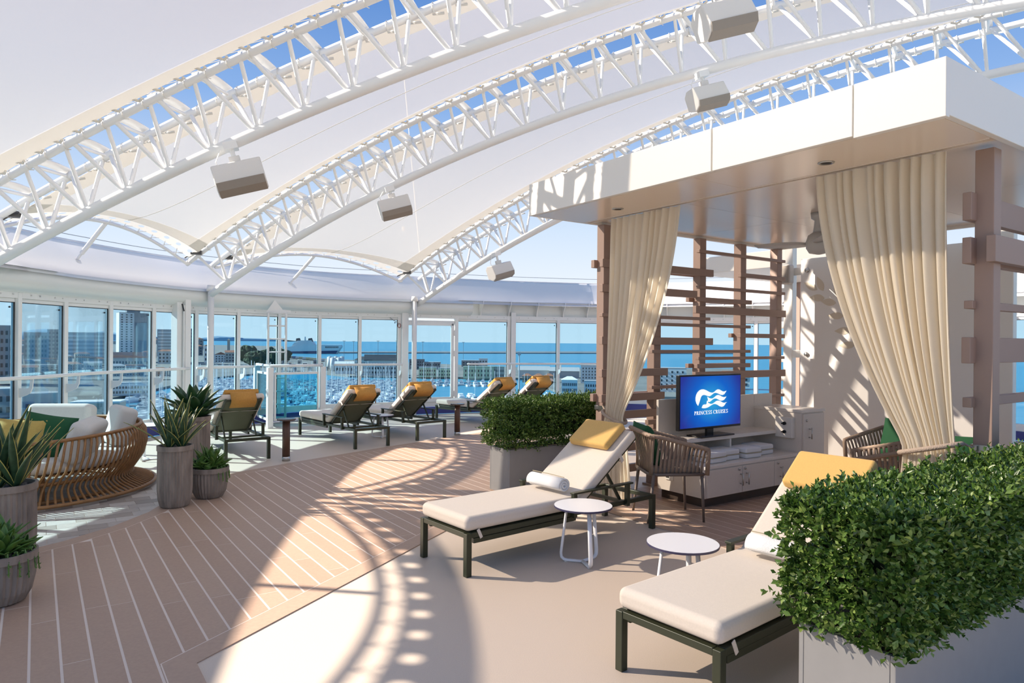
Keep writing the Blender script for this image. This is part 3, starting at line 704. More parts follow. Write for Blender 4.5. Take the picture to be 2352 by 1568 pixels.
SL2 = [(2.40, .17, .80, 2.6, 1), (2.13, .16, .80, 2.6, 1), (1.80, .05, .83, 2.6, 1), (1.52, .16, .80, 3.0, 1), (1.20, .06, .82, 2.9, 1), (0.80, .16, .8, 2.6, 1), (0.5, .08, .8, 3.0, 1)]
sr = slat_screen(-3.50, [.93, 2.0, 3.0, 3.88], SL2, 'brown slatted screen at the right edge beside the right curtain', 1)
# clamp band on the two front posts (tieback hooks)
for v, nm in ((-3.50, 'right'), (-0.05, 'left')):
    c = cab(0.93, v, 0.92 if nm == 'right' else 0.88)
    b = MB(); b.box((0, 0, 0), (POST + 0.02, POST + 0.02, 0.045)); b.box((-POST / 2 - 0.015, 0.03, 0), (0.03, 0.02, 0.035))
    hook = tag(b.build('tieback_bracket', STEEL, loc=tuple(c), rot=(0, 0, CAB_A)), 'steel band clamped round the %s front post of the cabana' % nm, 'bracket')

# curtains
def curtain(va, vb, ca, cb, ztie, zbot, label, nfold, tie_pt, bw, seed):
    rnd = random.Random(seed)
    root = thing('curtain', label, 'curtain', tuple(cab(0.71, ca))); inv = -cab(0.71, ca)
    n = nfold * 8; rows = []; ph = [rnd.uniform(-.9, .9) for _ in range(nfold + 2)]; am = [rnd.uniform(.45, 1.45) for _ in range(nfold + 2)]
    zs = [2.76 - 0.02, 2.70, 2.62] + [2.62 - (2.62 - ztie) * k / 16 for k in range(1, 17)] + [ztie - (ztie - zbot) * k / 7 for k in range(1, 8)]
    for z in zs:
        row = []
        if z >= ztie:
            f = (2.74 - z) / (2.74 - ztie); g = f ** 2.1
            g2 = 0.5 * g + 0.5 * (f ** 1.4)
        else:
            f = 1; g = g2 = 1
        for j in range(n + 1):
            t = j / n
            top = va + (vb - va) * t; low = ca + (cb - ca) * t
            # the far edge (away from the tie) sweeps; near edge hangs straight
            v = top + (low - top) * (g2 if abs(top - low) > 0.25 else g)
            if z < ztie:
                q = (ztie - z) / (ztie - zbot); v = low + (t - 0.5) * math.copysign(bw, vb - va) * q ** 0.6
            kf = t * nfold; i0 = int(min(kf, nfold - 1e-6)); aa = am[i0] * (1 - (kf - i0)) + am[i0 + 1] * (kf - i0); pp = ph[i0] * (1 - (kf - i0)) + ph[i0 + 1] * (kf - i0)
            amp = (0.034 + 0.012 * math.sin(2.2 * f)) * aa * (0.75 if z > 2.68 else 1) * (1 - 0.35 * g)
            w_ = 2 * math.pi * (kf + 0.35 * pp + 0.25 * f * ph[i0])
            du = amp * (math.sin(w_) + 0.25 * math.sin(2 * w_ + pp * 3)); dv = 0.010 * math.cos(w_) * (vb - va)
            u = 0.71 + du + g * 0.06 * (tie_pt[0])
            row.append(cab(u, v + dv, z) + inv)
        rows.append(row)
    m = MB(); m.grid(rows); o = m.build('fabric', CURT, root, smooth=True)
    sb = o.modifiers.new('sub', 'SUBSURF'); sb.levels = 1; sb.render_levels = 1
    # rope tieback: loop round the gathered cloth and a line to the post
    cm = (ca + cb) / 2; hw_ = abs(ca - cb) / 2 + 0.03; lp_ = []
    for k in range(22):
        x = 2 * math.pi * k / 22; lp_.append(cab(0.71 + 0.06 * tie_pt[0] + 0.085 * math.cos(x), cm + hw_ * math.sin(x), ztie + tie_pt[1] * 0.05 * math.sin(x)) + inv)
    m2 = MB(); m2.tube(lp_, 0.016, 8, closed=True)
    tb_ = m2.build('tieback_rope', CORD, root, smooth=True)
    e = cab(0.88, tie_pt[2], tie_pt[3]) + inv
    s_ = cab(0.74 + 0.06 * tie_pt[0], cm + math.copysign(hw_, tie_pt[2] - cm), ztie + tie_pt[1] * 0.05 * math.copysign(1, tie_pt[2] - cm)) + inv
    MB().tube([s_, s_.lerp(e, .5) - Vector((0, 0, .015)), e], 0.008, 6).build('tieback_line', CORD, tb_, smooth=True)
    return root
curtain(-3.37, -2.50, -3.40, -3.10, 0.90, 0.03, 'cream curtain at the right post, gathered by a rope above the hedge', 12, (1.0, -1.0, -3.48, 0.93), 0.10, 3)
curtain(-0.36, -1.27, -0.30, -0.52, 0.83, 0.03, 'cream curtain at the left post, gathered by a rope beside the woven chair', 11, (0.6, 1.0, -0.10, 0.90), 0.30, 5)

# ceiling fan
fc = cab(2.16, -1.66, 2.78); fan = thing('ceiling_fan', 'white three-blade ceiling fan half hidden by the right curtain', 'fan', tuple(fc), R(20))
FANM = mat('fan grey', (0.52, 0.51, 0.49), 0.4)
fm = MB(); fm.lathe([(0.03, 0), (0.075, 0.0), (0.07, -0.05), (0.04, -0.07), (0.045, -0.13), (0.055, -0.19)], 20); fm.build('stem', FANM, fan, smooth=True)
fm = MB(); fm.lathe([(0.05, -0.18), (0.095, -0.21), (0.115, -0.27), (0.112, -0.33), (0.085, -0.375), (0.02, -0.39)], 24); fm.build('motor', FANM, fan, smooth=True)
for k in range(3):
    a = 2 * math.pi * k / 3 + R(118); rows = []
    for i in range(9):
        r_ = 0.10 + 0.50 * i / 8; wd = 0.05 + 0.05 * math.sin(math.pi * (i / 8) ** 0.7); tl = 0.025 * (1 - i / 8)
        rows.append([Vector((math.cos(a) * r_ - math.sin(a) * w_, math.sin(a) * r_ + math.cos(a) * w_, -0.29 + w_ * 0.14 + 0.02 * i / 8)) for w_ in (-wd, 0, wd)])
    fm = MB(); fm.grid(rows); b = fm.build('blade', FANM, fan, smooth=True); so = b.modifiers.new('s', 'SOLIDIFY'); so.thickness = 0.008

# back partition with leaf print, posts and wall speaker
pan = thing('partition_panel', 'tall white partition panel with a leaf motif crossed by stripes of sunlight', 'panel', tuple(cab(4.30, -1.15)), CAB_A)
MB().box((0, 0, 1.37), (0.03, 2.02, 2.56)).build('board', mat('partition white', (0.80, 0.775, 0.74), 0.4), pan, bevel=0.004)
MB().box((0.0, 0, 0.06), (0.05, 2.02, 0.12)).build('plinth', CABROOF, pan)
LEAFP = mat('leaf print', (0.66, 0.58, 0.46), 0.5)
def leafp(v, z, L, wd, ang):
    pts = []
    for i in range(9): t = i / 8; pts.append((t * L, wd * math.sin(math.pi * t ** 0.8)))
    for i in range(7, 0, -1): t = i / 8; pts.append((t * L, -wd * math.sin(math.pi * t ** 0.8)))
    ca_, sa_ = math.cos(ang), math.sin(ang)
    MB().plate([(-0.0165, -(v + x * ca_ - y * sa_), z + x * sa_ + y * ca_) for x, y in pts], (1, 0, 0), 0.003).build('leaf_print', LEAFP, pan)
for v, z, ang in ((-0.80, 2.24, 150), (-0.72, 2.22, 115), (-0.70, 2.13, 175), (-0.55, 2.06, 170), (-0.45, 1.90, 178), (-0.36, 1.72, 182), (-0.30, 1.55, 185), (-0.55, 2.15, 80), (-0.40, 2.0, 75), (-0.30, 1.82, 70)):
    leafp(v + 0.02, z, 0.21, 0.045, R(ang))
for v, z in ((-0.92, 2.50), (-0.92, 1.42), (0.92, 2.50), (0.92, 1.42)):
    MB().cyl((-0.016, -v, z), (-0.035, -v, z), 0.028, 14).build('bolt', STEEL, pan, smooth=True)
for vv, lab in ((0.06, 'tall white partition post left of the leaf panel'), (-2.42, 'white partition post seen right of the right curtain')):
    pp = thing('partition_post', lab, 'post', tuple(cab(4.36, vv)), CAB_A)
    MB().box((0, 0, 1.42), (0.10, 0.13, 2.84)).build('upright', CABROOF, pp, bevel=0.01)
    for z in (2.50, 1.42): MB().box((-0.02, -0.1 if vv > 0 else 0.1, z), (0.04, 0.16, 0.10)).build('arm', CABROOF, pp, bevel=0.006)
    if vv > 0:
        for z in (2.25, 2.0, 1.8, 1.55, 1.35, 1.1, 0.9): MB().box((0.0, 0.085, z), (0.08, 0.05, 0.09)).build('slat_end', CABROOF, pp, bevel=0.005)
        br = MB(); br.plate([(0, 0.06, 2.84), (0, 0.06, 2.55), (0, 0.10, 2.75), (0, 0.22, 2.84)], (1, 0, 0), 0.06); br.build('gusset', CABROOF, pp)
ws = thing('wall_speaker', 'small grey wall speaker on the white post beside the leaf panel', 'loudspeaker', tuple(cab(4.22, 0.02, 2.46)), CAB_A)
MB().box((0, 0, 0), (0.12, 0.15, 0.26)).build('body', mat('speaker grey', (0.45, 0.42, 0.39), 0.5), ws, bevel=0.03, seg=3)
MB().box((-0.062, 0, 0), (0.006, 0.12, 0.22)).build('grille', GRILLE, ws)
MB().box((0.08, 0, 0), (0.06, 0.05, 0.08)).build('bracket', CABROOF, ws)
pan2 = thing('partition_panel', 'plain white partition panel seen through the slats at the right edge', 'panel', tuple(cab(4.30, -3.6)), CAB_A)
MB().box((0, 0, 1.37), (0.03, 2.0, 2.56)).build('board', MATS['partition white'], pan2, bevel=0.004)
MB().box((0.0, 0, 0.06), (0.05, 2.0, 0.12)).build('plinth', CABROOF, pan2)

# neighbouring cabana far behind the slats
nb = thing('distant_cabana', 'neighbouring white cabana roof and brown post seen through the slatted screen', 'cabana', (5.0, 11.6, 0), CAB_A)
MB().box((0, 0, 2.86), (2.9, 2.4, 0.27)).build('roof', CABROOF, nb, bevel=0.01)
pb = MB(); pb.box((-1.28, -0.95, 1.36), (POST, POST, 2.72)); pb.build('post', BROWNM, nb)
for k, z in enumerate((2.3, 2.02, 1.72, 1.50, 1.22, 0.95, 0.7)): MB().box((-1.28, -0.95, z), (0.22, 0.17, 0.05 if k % 2 else 0.10)).build('slat', BROWNM, nb)
MB().box((1.2, 0.9, 1.36), (POST, POST, 2.72)).build('post', BROWNM, nb)

# ------------------------------------------------------------------ television cabinet
cb = thing('media_cabinet', 'greige media cabinet with low counter, open shelf and tall end locker', 'cabinet', tuple(cab(1.24, -1.10)), CAB_A)
CW, CD = 1.55, 0.58                                         # low part: x 0..CW along u, y 0..CD along v
TW = 0.42                                                   # tall locker beyond
MB().box(((CW) / 2, CD / 2, 0.235), (CW, CD, 0.27)).build('body', CABINET, cb, bevel=0.003)
MB().box(((CW + TW) / 2 + 0.02, CD / 2 + 0.03, 0.05), (CW + TW - 0.08, CD - 0.06, 0.10)).build('plinth', KICK, cb)
MB().box((CW / 2, CD / 2, 0.385), (CW, CD + 0.02, 0.03)).build('worktop', COUNTER, cb, bevel=0.003)
MB().box((CW + TW / 2, CD / 2, 0.46), (TW, CD, 0.72)).build('locker', CABINET, cb, bevel=0.003)
MB().box((CW + TW / 2, CD / 2, 0.835), (TW + 0.02, CD + 0.03, 0.03)).build('locker_top', COUNTER, cb, bevel=0.003)
MB().box((CW / 2, 0.42, 0.60), (CW, 0.34, 0.035)).build('shelf', COUNTER, cb, bevel=0.003)
MB().box((CW / 2, CD + 0.01, 0.69), (CW, 0.03, 0.58)).build('backboard', CABINET, cb, bevel=0.003)
MB().box((CW + 0.16, CD + 0.01, 0.90), (0.34, 0.03, 0.16)).build('backboard', CABINET, cb, bevel=0.003)
MB().box((0.012, 0.42, 0.50), (0.024, 0.34, 0.20)).build('shelf_side', CABINET, cb); MB().box((0.72, 0.42, 0.49), (0.024, 0.32, 0.18)).build('shelf_divider', COUNTER, cb)
def cdoor(x0, x1, z0, z1, hx, hz, lx, lz):
    d = MB().box(((x0 + x1) / 2, -0.009, (z0 + z1) / 2), (x1 - x0 - 0.006, 0.018, z1 - z0 - 0.006)).build('door', CABINET, cb, bevel=0.002)
    h = MB(); h.cyl((hx, -0.05, hz - 0.06), (hx, -0.05, hz + 0.06), 0.006, 8)
    for q in (-0.045, 0.045): h.cyl((hx, -0.018, hz + q), (hx, -0.05, hz + q), 0.005, 8)
    h.build('handle', STEEL, d, smooth=True)
    MB().cyl((lx, -0.018, lz), (lx, -0.026, lz), 0.012, 12).build('lock', STEEL, d, smooth=True)
cdoor(0.02, 0.54, 0.105, 0.365, 0.51, 0.24, 0.49, 0.335); cdoor(0.54, 1.06, 0.105, 0.365, 0.60, 0.24, 0.58, 0.335); cdoor(1.06, 1.54, 0.105, 0.365, 1.16, 0.24, 1.12, 0.335)
cdoor(CW + 0.02, CW + TW - 0.01, 0.105, 0.81, CW + 0.12, 0.60, CW + 0.075, 0.735)
kb = MB().box((CW - 0.03, 0.17, 0.655), (0.06, 0.20, 0.22)).build('control_box', CABROOF, cb, bevel=0.006)
MB().box((CW - 0.062, 0.17, 0.655), (0.004, 0.19, 0.21)).build('cover_plate', CABROOF, kb)
for z in (0.61, 0.70): 
    k = MB(); k.cyl((CW - 0.062, 0.15, z), (CW - 0.085, 0.15, z), 0.018, 12); k.box((CW - 0.09, 0.15, z), (0.02, 0.045, 0.012)); k.build('key_switch', BLACK, kb)
so_ = MB().box((-0.006, 0.42, 0.25), (0.012, 0.10, 0.08)).build('socket', CABROOF, cb, bevel=0.003); MB().box((-0.013, 0.44, 0.255), (0.004, 0.04, 0.05)).build('socket_slot', DARK, so_)

tvp = cab(1.73, -0.775, 0.618); tv = thing('television', 'flat television showing a blue screen with a white wave-haired logo', 'television', tuple(tvp), CAB_A)
TWD, THT, TZ = 0.95, 0.545, 0.345
MB().box((0, 0.02, TZ), (TWD, 0.045, THT)).build('case', BLACK, tv, bevel=0.006)
scr = MB().box((0, -0.0045, 0), (TWD - 0.03, 0.003, THT - 0.04)).build('screen', SCREEN, tv, loc=(0, 0, TZ + 0.004))
st = MB(); st.box((0, 0.0, 0.009), (0.50, 0.20, 0.014)); st.box((0, 0.02, 0.05), (0.10, 0.03, 0.08)); st.build('stand', BLACK, tv, bevel=0.004)
# printed logo on the screen: hair crescent, profile and three waves
def emit(polys, nm, parent, dy=-0.0075):
    m = MB()
    for p in polys: m.plate([(x, dy, z) for x, z in p], (0, 1, 0), 0.0012)
    return m.build(nm, LOGO, parent)
lg = [[(-0.2057, -0.0389), (-0.2299, -0.0143), (-0.2431, 0.0152), (-0.2439, 0.044), (-0.2345, 0.0724), (-0.2153, 0.0969), (-0.1853, 0.1156), (-0.1552, 0.1229), (-0.1223, 0.1224), (-0.0892, 0.1139), (-0.056, 0.101), (-0.0282, 0.0905), (-0.0002, 0.085), (0.0223, 0.086), (0.045, 0.0943), (0.0679, 0.1082), (0.0936, 0.1155), (0.1193, 0.1131), (0.148, 0.1016), (0.1769, 0.0912), (0.206, 0.0913), (0.2323, 0.0978), (0.2175, 0.0803), (0.197, 0.0624), (0.1679, 0.0543), (0.1362, 0.0593), (0.1075, 0.0697), (0.079, 0.0782), (0.0506, 0.0812), (0.0279, 0.0765), (0.0053, 0.0646), (-0.0229, 0.0521), (-0.0397, 0.0499), (-0.0676, 0.0554), (-0.0952, 0.0631), (-0.1228, 0.0668), (-0.1475, 0.0616), (-0.1641, 0.0442), (-0.1781, 0.0122), (-0.1919, -0.0161)], [(-0.0676, 0.0481), (-0.0399, 0.0345), (-0.0119, 0.0259), (0.0162, 0.0269), (0.0446, 0.039), (0.0731, 0.0544), (0.0989, 0.0589), (0.1304, 0.0521), (0.1591, 0.0397), (0.1881, 0.0329), (0.2114, 0.0338), (0.2319, 0.0385), (0.2171, 0.0223), (0.1937, 0.0046), (0.1588, -0.0032), (0.13, 0.0), (0.1014, 0.0125), (0.0729, 0.0219), (0.0445, 0.0242), (0.0161, 0.0162), (-0.0121, 0.001), (-0.0346, -0.0083), (-0.0541, -0.0044), (-0.0579, 0.0075), (-0.0568, 0.0158), (-0.0611, 0.0288)], [(-0.0598, -0.0115), (-0.0403, -0.0197), (-0.0124, -0.0284), (0.0158, -0.0261), (0.0442, -0.0145), (0.0727, -0.0011), (0.1013, 0.0013), (0.1357, -0.0058), (0.1703, -0.0205), (0.1993, -0.0256), (0.2285, -0.0206), (0.2432, -0.022), (0.2226, -0.0267), (0.2108, -0.043), (0.1874, -0.0606), (0.1584, -0.0658), (0.1238, -0.0573), (0.0895, -0.0408), (0.0554, -0.0317), (0.0271, -0.0311), (-0.0012, -0.04), (-0.0294, -0.0515), (-0.0574, -0.061), (-0.0908, -0.0666), (-0.1239, -0.0667), (-0.1514, -0.0616), (-0.1391, -0.0405), (-0.1291, -0.0319), (-0.1126, -0.029), (-0.0877, -0.0292), (-0.0793, -0.0252), (-0.0748, -0.0144), (-0.0764, -0.0089), (-0.0725, -0.0017), (-0.0708, 0.0055), (-0.0579, 0.0075), (-0.0541, -0.0044)]]
emit(lg, 'screen_logo', scr)
# serif capitals drawn from strokes
def glyph(ch):
    S, T_, H_ = 0.16, 0.07, 1.0; P = []
    rect = lambda x0, y0, x1, y1: P.append([(x0, y0), (x1, y0), (x1, y1), (x0, y1)])
    def arc(cx, cy, rx, ry, a0, a1, t0, t1, n=10):
        o, i_ = [], []
        for k in range(n + 1):
            a = R(a0 + (a1 - a0) * k / n); f = abs(math.cos(a)); th = t0 + (t1 - t0) * f
            o.append((cx + rx * math.cos(a), cy + ry * math.sin(a))); i_.append((cx + (rx - th) * math.cos(a), cy + (ry - th * 0.7) * math.sin(a)))
        for k in range(n): P.append([o[k], o[k + 1], i_[k + 1], i_[k]])
    ser = lambda x, y: rect(x - 0.07, y, x + S + 0.07, y + 0.05)
    w_ = 0.6
    if ch in 'PRIE': rect(0.08, 0, 0.08 + S, 1); ser(0.08, 0); ser(0.08, 0.95)
    if ch == 'I': w_ = 0.36
    if ch in 'PR': arc(0.24, 0.74, 0.30, 0.26, -90, 90, T_, S); rect(0.2, 0.93, 0.3, 1.0); rect(0.2, 0.48, 0.3, 0.55); w_ = 0.62
    if ch == 'R': P.append([(0.26, 0.5), (0.40, 0.5), (0.70, 0.0), (0.54, 0.0)]); rect(0.54, 0, 0.76, 0.05); w_ = 0.74
    if ch == 'E': rect(0.2, 0.93, 0.58, 1.0); rect(0.2, 0.0, 0.62, 0.07); rect(0.2, 0.47, 0.5, 0.54); rect(0.53, 0.80, 0.58, 1.0); rect(0.57, 0, 0.62, 0.2); w_ = 0.68
    if ch == 'N':
        rect(0.10, 0, 0.17, 1); rect(0.68, 0, 0.75, 1); P.append([(0.05, 1), (0.22, 1), (0.75, 0), (0.62, 0)]); rect(0.02, 0, 0.26, 0.05); rect(0.58, 0.95, 0.84, 1); w_ = 0.86
    if ch == 'C': arc(0.46, 0.5, 0.42, 0.53, 45, 315, T_, S, 18); rect(0.72, 0.68, 0.77, 0.98); w_ = 0.82
    if ch == 'U': rect(0.1, 0.3, 0.1 + S, 1); rect(0.62, 0.3, 0.69, 1); arc(0.395, 0.3, 0.295, 0.32, 180, 360, T_, S); rect(0.02, 0.95, 0.34, 1); rect(0.54, 0.95, 0.78, 1); w_ = 0.8
    if ch == 'S': arc(0.29, 0.75, 0.23, 0.27, 30, 270, T_, S * .9, 12); arc(0.29, 0.26, 0.25, 0.28, 90, -150, T_, S * .9, 12); rect(0.46, 0.76, 0.51, 0.98); rect(0.05, 0.02, 0.10, 0.26); w_ = 0.58
    return P, w_
words = []; x = 0.0
for word in ('PRINCESS', 'CRUISES'):
    tot = []
    for chn in word:
        P, w_ = glyph(chn); tot += [[(a + x, b) for a, b in p] for p in P]; x += w_ + 0.04
    words.append(tot); x += 0.31
k = 0.520 / (x - 0.31); hh = 0.0365
for tot in words: emit([[(a * k - 0.2600, b * hh - 0.1285) for a, b in p] for p in tot], 'screen_lettering', scr)

def folded_towel(p, rz, label, sz=(0.13, 0.30, 0.075)):
    r = thing('folded_towel', label, 'towel', tuple(p), rz, 'folded towels on the cabinet shelf')
    for k in range(2):
        MB().box((0, 0, sz[2] * (0.25 + 0.5 * k)), (sz[0], sz[1], sz[2] * 0.52)).build('fold', TOWEL, r, bevel=0.017, seg=3)
    MB().box((0, 0, sz[2] * 0.52), (sz[0] + 0.003, sz[1] + 0.003, 0.006)).build('stripe', LINE, r)
    return r
for u, v, z0, rz, lab in ((1.53, -0.92, 0.40, 0.05, 'folded white towel at the left end of the shelf row, partly behind the chair'), (1.78, -0.88, 0.40, -0.03, 'folded white towel second from the left on the open shelf'),
        (2.08, -0.92, 0.40, -0.06, 'folded white towel third from the left on the open shelf'), (2.37, -0.86, 0.40, 0.0, 'folded white towel nearest the control box on the shelf')):
    folded_towel(cab(u, v, z0 + 0.001), CAB_A + rz + R(90), lab, (0.24, 0.235, 0.10))

# ------------------------------------------------------------------ woven chairs
def make_chair():
    root = thing('woven_chair', 'x', 'chair')
    # local: faces +x, width along y
    xb, xf, hw_ = -0.235, 0.235, 0.235
    def leg(x, y, tx, ty): MB().cyl((x, y, 0), (tx, ty, 0.42), 0.011, 8, 0.016).build('leg', CHAIRM, root, smooth=True)
    for sx, tx in ((-0.25, -0.20), (0.245, 0.225)):
        for sy in (-1, 1): leg(sx, sy * 0.225, tx, sy * 0.225)
    rail = [(xf, -hw_), (xb + .06, -hw_), (xb, -hw_ + .06), (xb, hw_ - .06), (xb + .06, hw_), (xf, hw_)]
    m = MB(); m.tube([(x, y, 0.42) for x, y in rail], 0.014, 8); m.tube([(xf, -hw_, 0.42), (xf, hw_, 0.42)], 0.014, 8); m.build('seat_rail', CHAIRM, root, smooth=True)
    def rim(t):                                               # t 0..1 along the U-shaped top rail
        pts = []
        a = 0.30; b = 0.40
        L1, L2 = 0.50, 0.66; tt = t * (2 * L1 + L2)
        if tt < L1: f = tt / L1; x = 0.26 - 0.44 * f; y = -0.28; z = 0.64 + 0.11 * f
        elif tt < L1 + L2:
            f = (tt - L1) / L2; ang = -math.pi / 2 + math.pi * f; x = -0.18 - 0.13 * math.cos(ang) ** 0.5 if abs(math.cos(ang)) > 1e-6 else -0.18; y = 0.28 * math.sin(ang); z = 0.75 + 0.035 * math.cos(ang)
        else: f = (tt - L1 - L2) / L1; x = -0.18 + 0.44 * f; y = 0.28; z = 0.75 - 0.11 * f
        return Vector((x, y, z))
    def base(t):
        L1, L2 = 0.42, 0.46; tt = t * (2 * L1 + L2)
        if tt < L1: return Vector((xf - (xf - xb) * tt / L1, -hw_, 0.42))
        if tt < L1 + L2: return Vector((xb, -hw_ + 2 * hw_ * (tt - L1) / L2, 0.42))
        return Vector((xb + (xf - xb) * (tt - L1 - L2) / L1, hw_, 0.42))
    m = MB(); m.tube([base(0) + Vector((0.02, -0.03, 0.0)), rim(0) - Vector((0, 0, 0.02))] + [rim(k / 40) for k in range(41)] + [rim(1) - Vector((0, 0, 0.02)), base(1) + Vector((0.02, 0.03, 0))], 0.019, 8); m.build('top_rail', ROPE, root, smooth=True)
    n = 40
    for k in range(n):
        t = (k + 0.5) / n; a, b = base(t), rim(t); tan = (rim(min(1, t + .01)) - rim(max(0, t - .01))).normalized(); out = (b - Vector((0, 0, b.z))).normalized()
        nn = tan.cross(Vector((0, 0, 1))).normalized(); wd = 0.0105
        rows = []
        for f in [0, .25, .5, .75, 1]:
            p = a.lerp(b, f) + nn * (0.016 * math.sin(math.pi * f)) + nn * 0.016
            rows.append([p - tan * wd, p + tan * wd])
        rows.append([b + Vector((0, 0, 0.021)) - tan * wd, b + Vector((0, 0, 0.021)) + tan * wd]); rows.append([b - nn * 0.02 - tan * wd, b - nn * 0.02 + tan * wd])
        g = MB(); g.grid(rows); o = g.build('strap', ROPE, root, smooth=True); sm = o.modifiers.new('s', 'SOLIDIFY'); sm.thickness = 0.004
    MB().box((0.0, 0, 0.45), (0.44, 0.43, 0.06)).build('seat_pad', mat('taupe pad', (0.20, 0.16, 0.13), 0.85), root, bevel=0.02, seg=3)
    return root
def place(root, loc, rz, label, first=[True]):
    o = root if root.name not in PLACED else copy_tree(root)
    PLACED.add(root.name); o.location = loc; o.rotation_euler = (0, 0, rz); o['label'] = label
    return o
PLACED = set()
def pillow_mesh(wd, ht, th, m, n=12):
    mb = MB()
    for s_ in (1, -1):
        rows = []
        for i in range(n + 1):
            row = []
            for j in range(n + 1):
                a, b = 2 * i / n - 1, 2 * j / n - 1
                k = max(0, (1 - a ** 4) * (1 - b ** 4)) ** 0.55
                pin = 1 - 0.06 * (1 - abs(a)) * 0 - 0.05 * (math.cos(a * math.pi / 2) if abs(b) > .99 else 0)
                row.append((a * wd / 2 * (1 - 0.05 * math.cos(b * math.pi / 2)), s_ * th / 2 * k, b * ht / 2 * (1 - 0.05 * math.cos(a * math.pi / 2))))
            rows.append(row if s_ > 0 else row[::-1])
        mb.grid(rows)
    return mb.mesh('pillow', m, True)
ch = make_chair(); ch['group'] = 'woven armchairs in the cabana'
place(ch, (1.40, 6.085, 0), R(6), 'taupe woven strap armchair beside the cabinet, in front of the left curtain')
c2p = Vector((3.02, 5.48, 0)); place(ch, (c2p.x, c2p.y, 0), R(152), 'taupe woven armchair between the right hedge and the right curtain')
c3p = Vector((3.50, 6.30, 0)); place(ch, (c3p.x, c3p.y, 0), R(195), 'dark woven armchair deepest in the cabana behind the right curtain')
gpm = pillow_mesh(0.40, 0.40, 0.13, GREEN)
def pillow(me, loc, rot, label, nm='throw_pillow'): return tag(obj(nm, me, None, loc, rot), label, 'pillow')
pillow(gpm, (1.22, 6.12, 0.64), (R(-18), 0, R(98)), 'dark green throw pillow in the woven chair beside the cabinet')
pillow(gpm, (c3p.x + 0.12, c3p.y + 0.05, 0.66), (R(-18), 0, R(-65)), 'dark green throw pillow in the woven chair deepest in the cabana')
pillow(gpm, tuple(cab(1.45, -3.10, 0.73)), (R(-12), 0, R(130)), 'dark green throw pillow between the right curtain and the right post')
# small bench the right-hand pillow leans on
bn = thing('cabana_daybed', 'low taupe seat half hidden behind the right curtain and hedge', 'seat', tuple(cab(1.85, -3.05)), CAB_A)
MB().box((0, 0, 0.32), (1.2, 0.55, 0.10)).build('seat_frame', CHAIRM, bn, bevel=0.01); MB().box((0, 0, 0.45), (1.16, 0.52, 0.16)).build('seat_pad', MATS['taupe pad'], bn, bevel=0.03, seg=3)
for x in (-.55, .55):
    for y in (-.23, .23): MB().cyl((x, y, 0), (x, y, 0.28), 0.016, 8).build('leg', CHAIRM, bn)

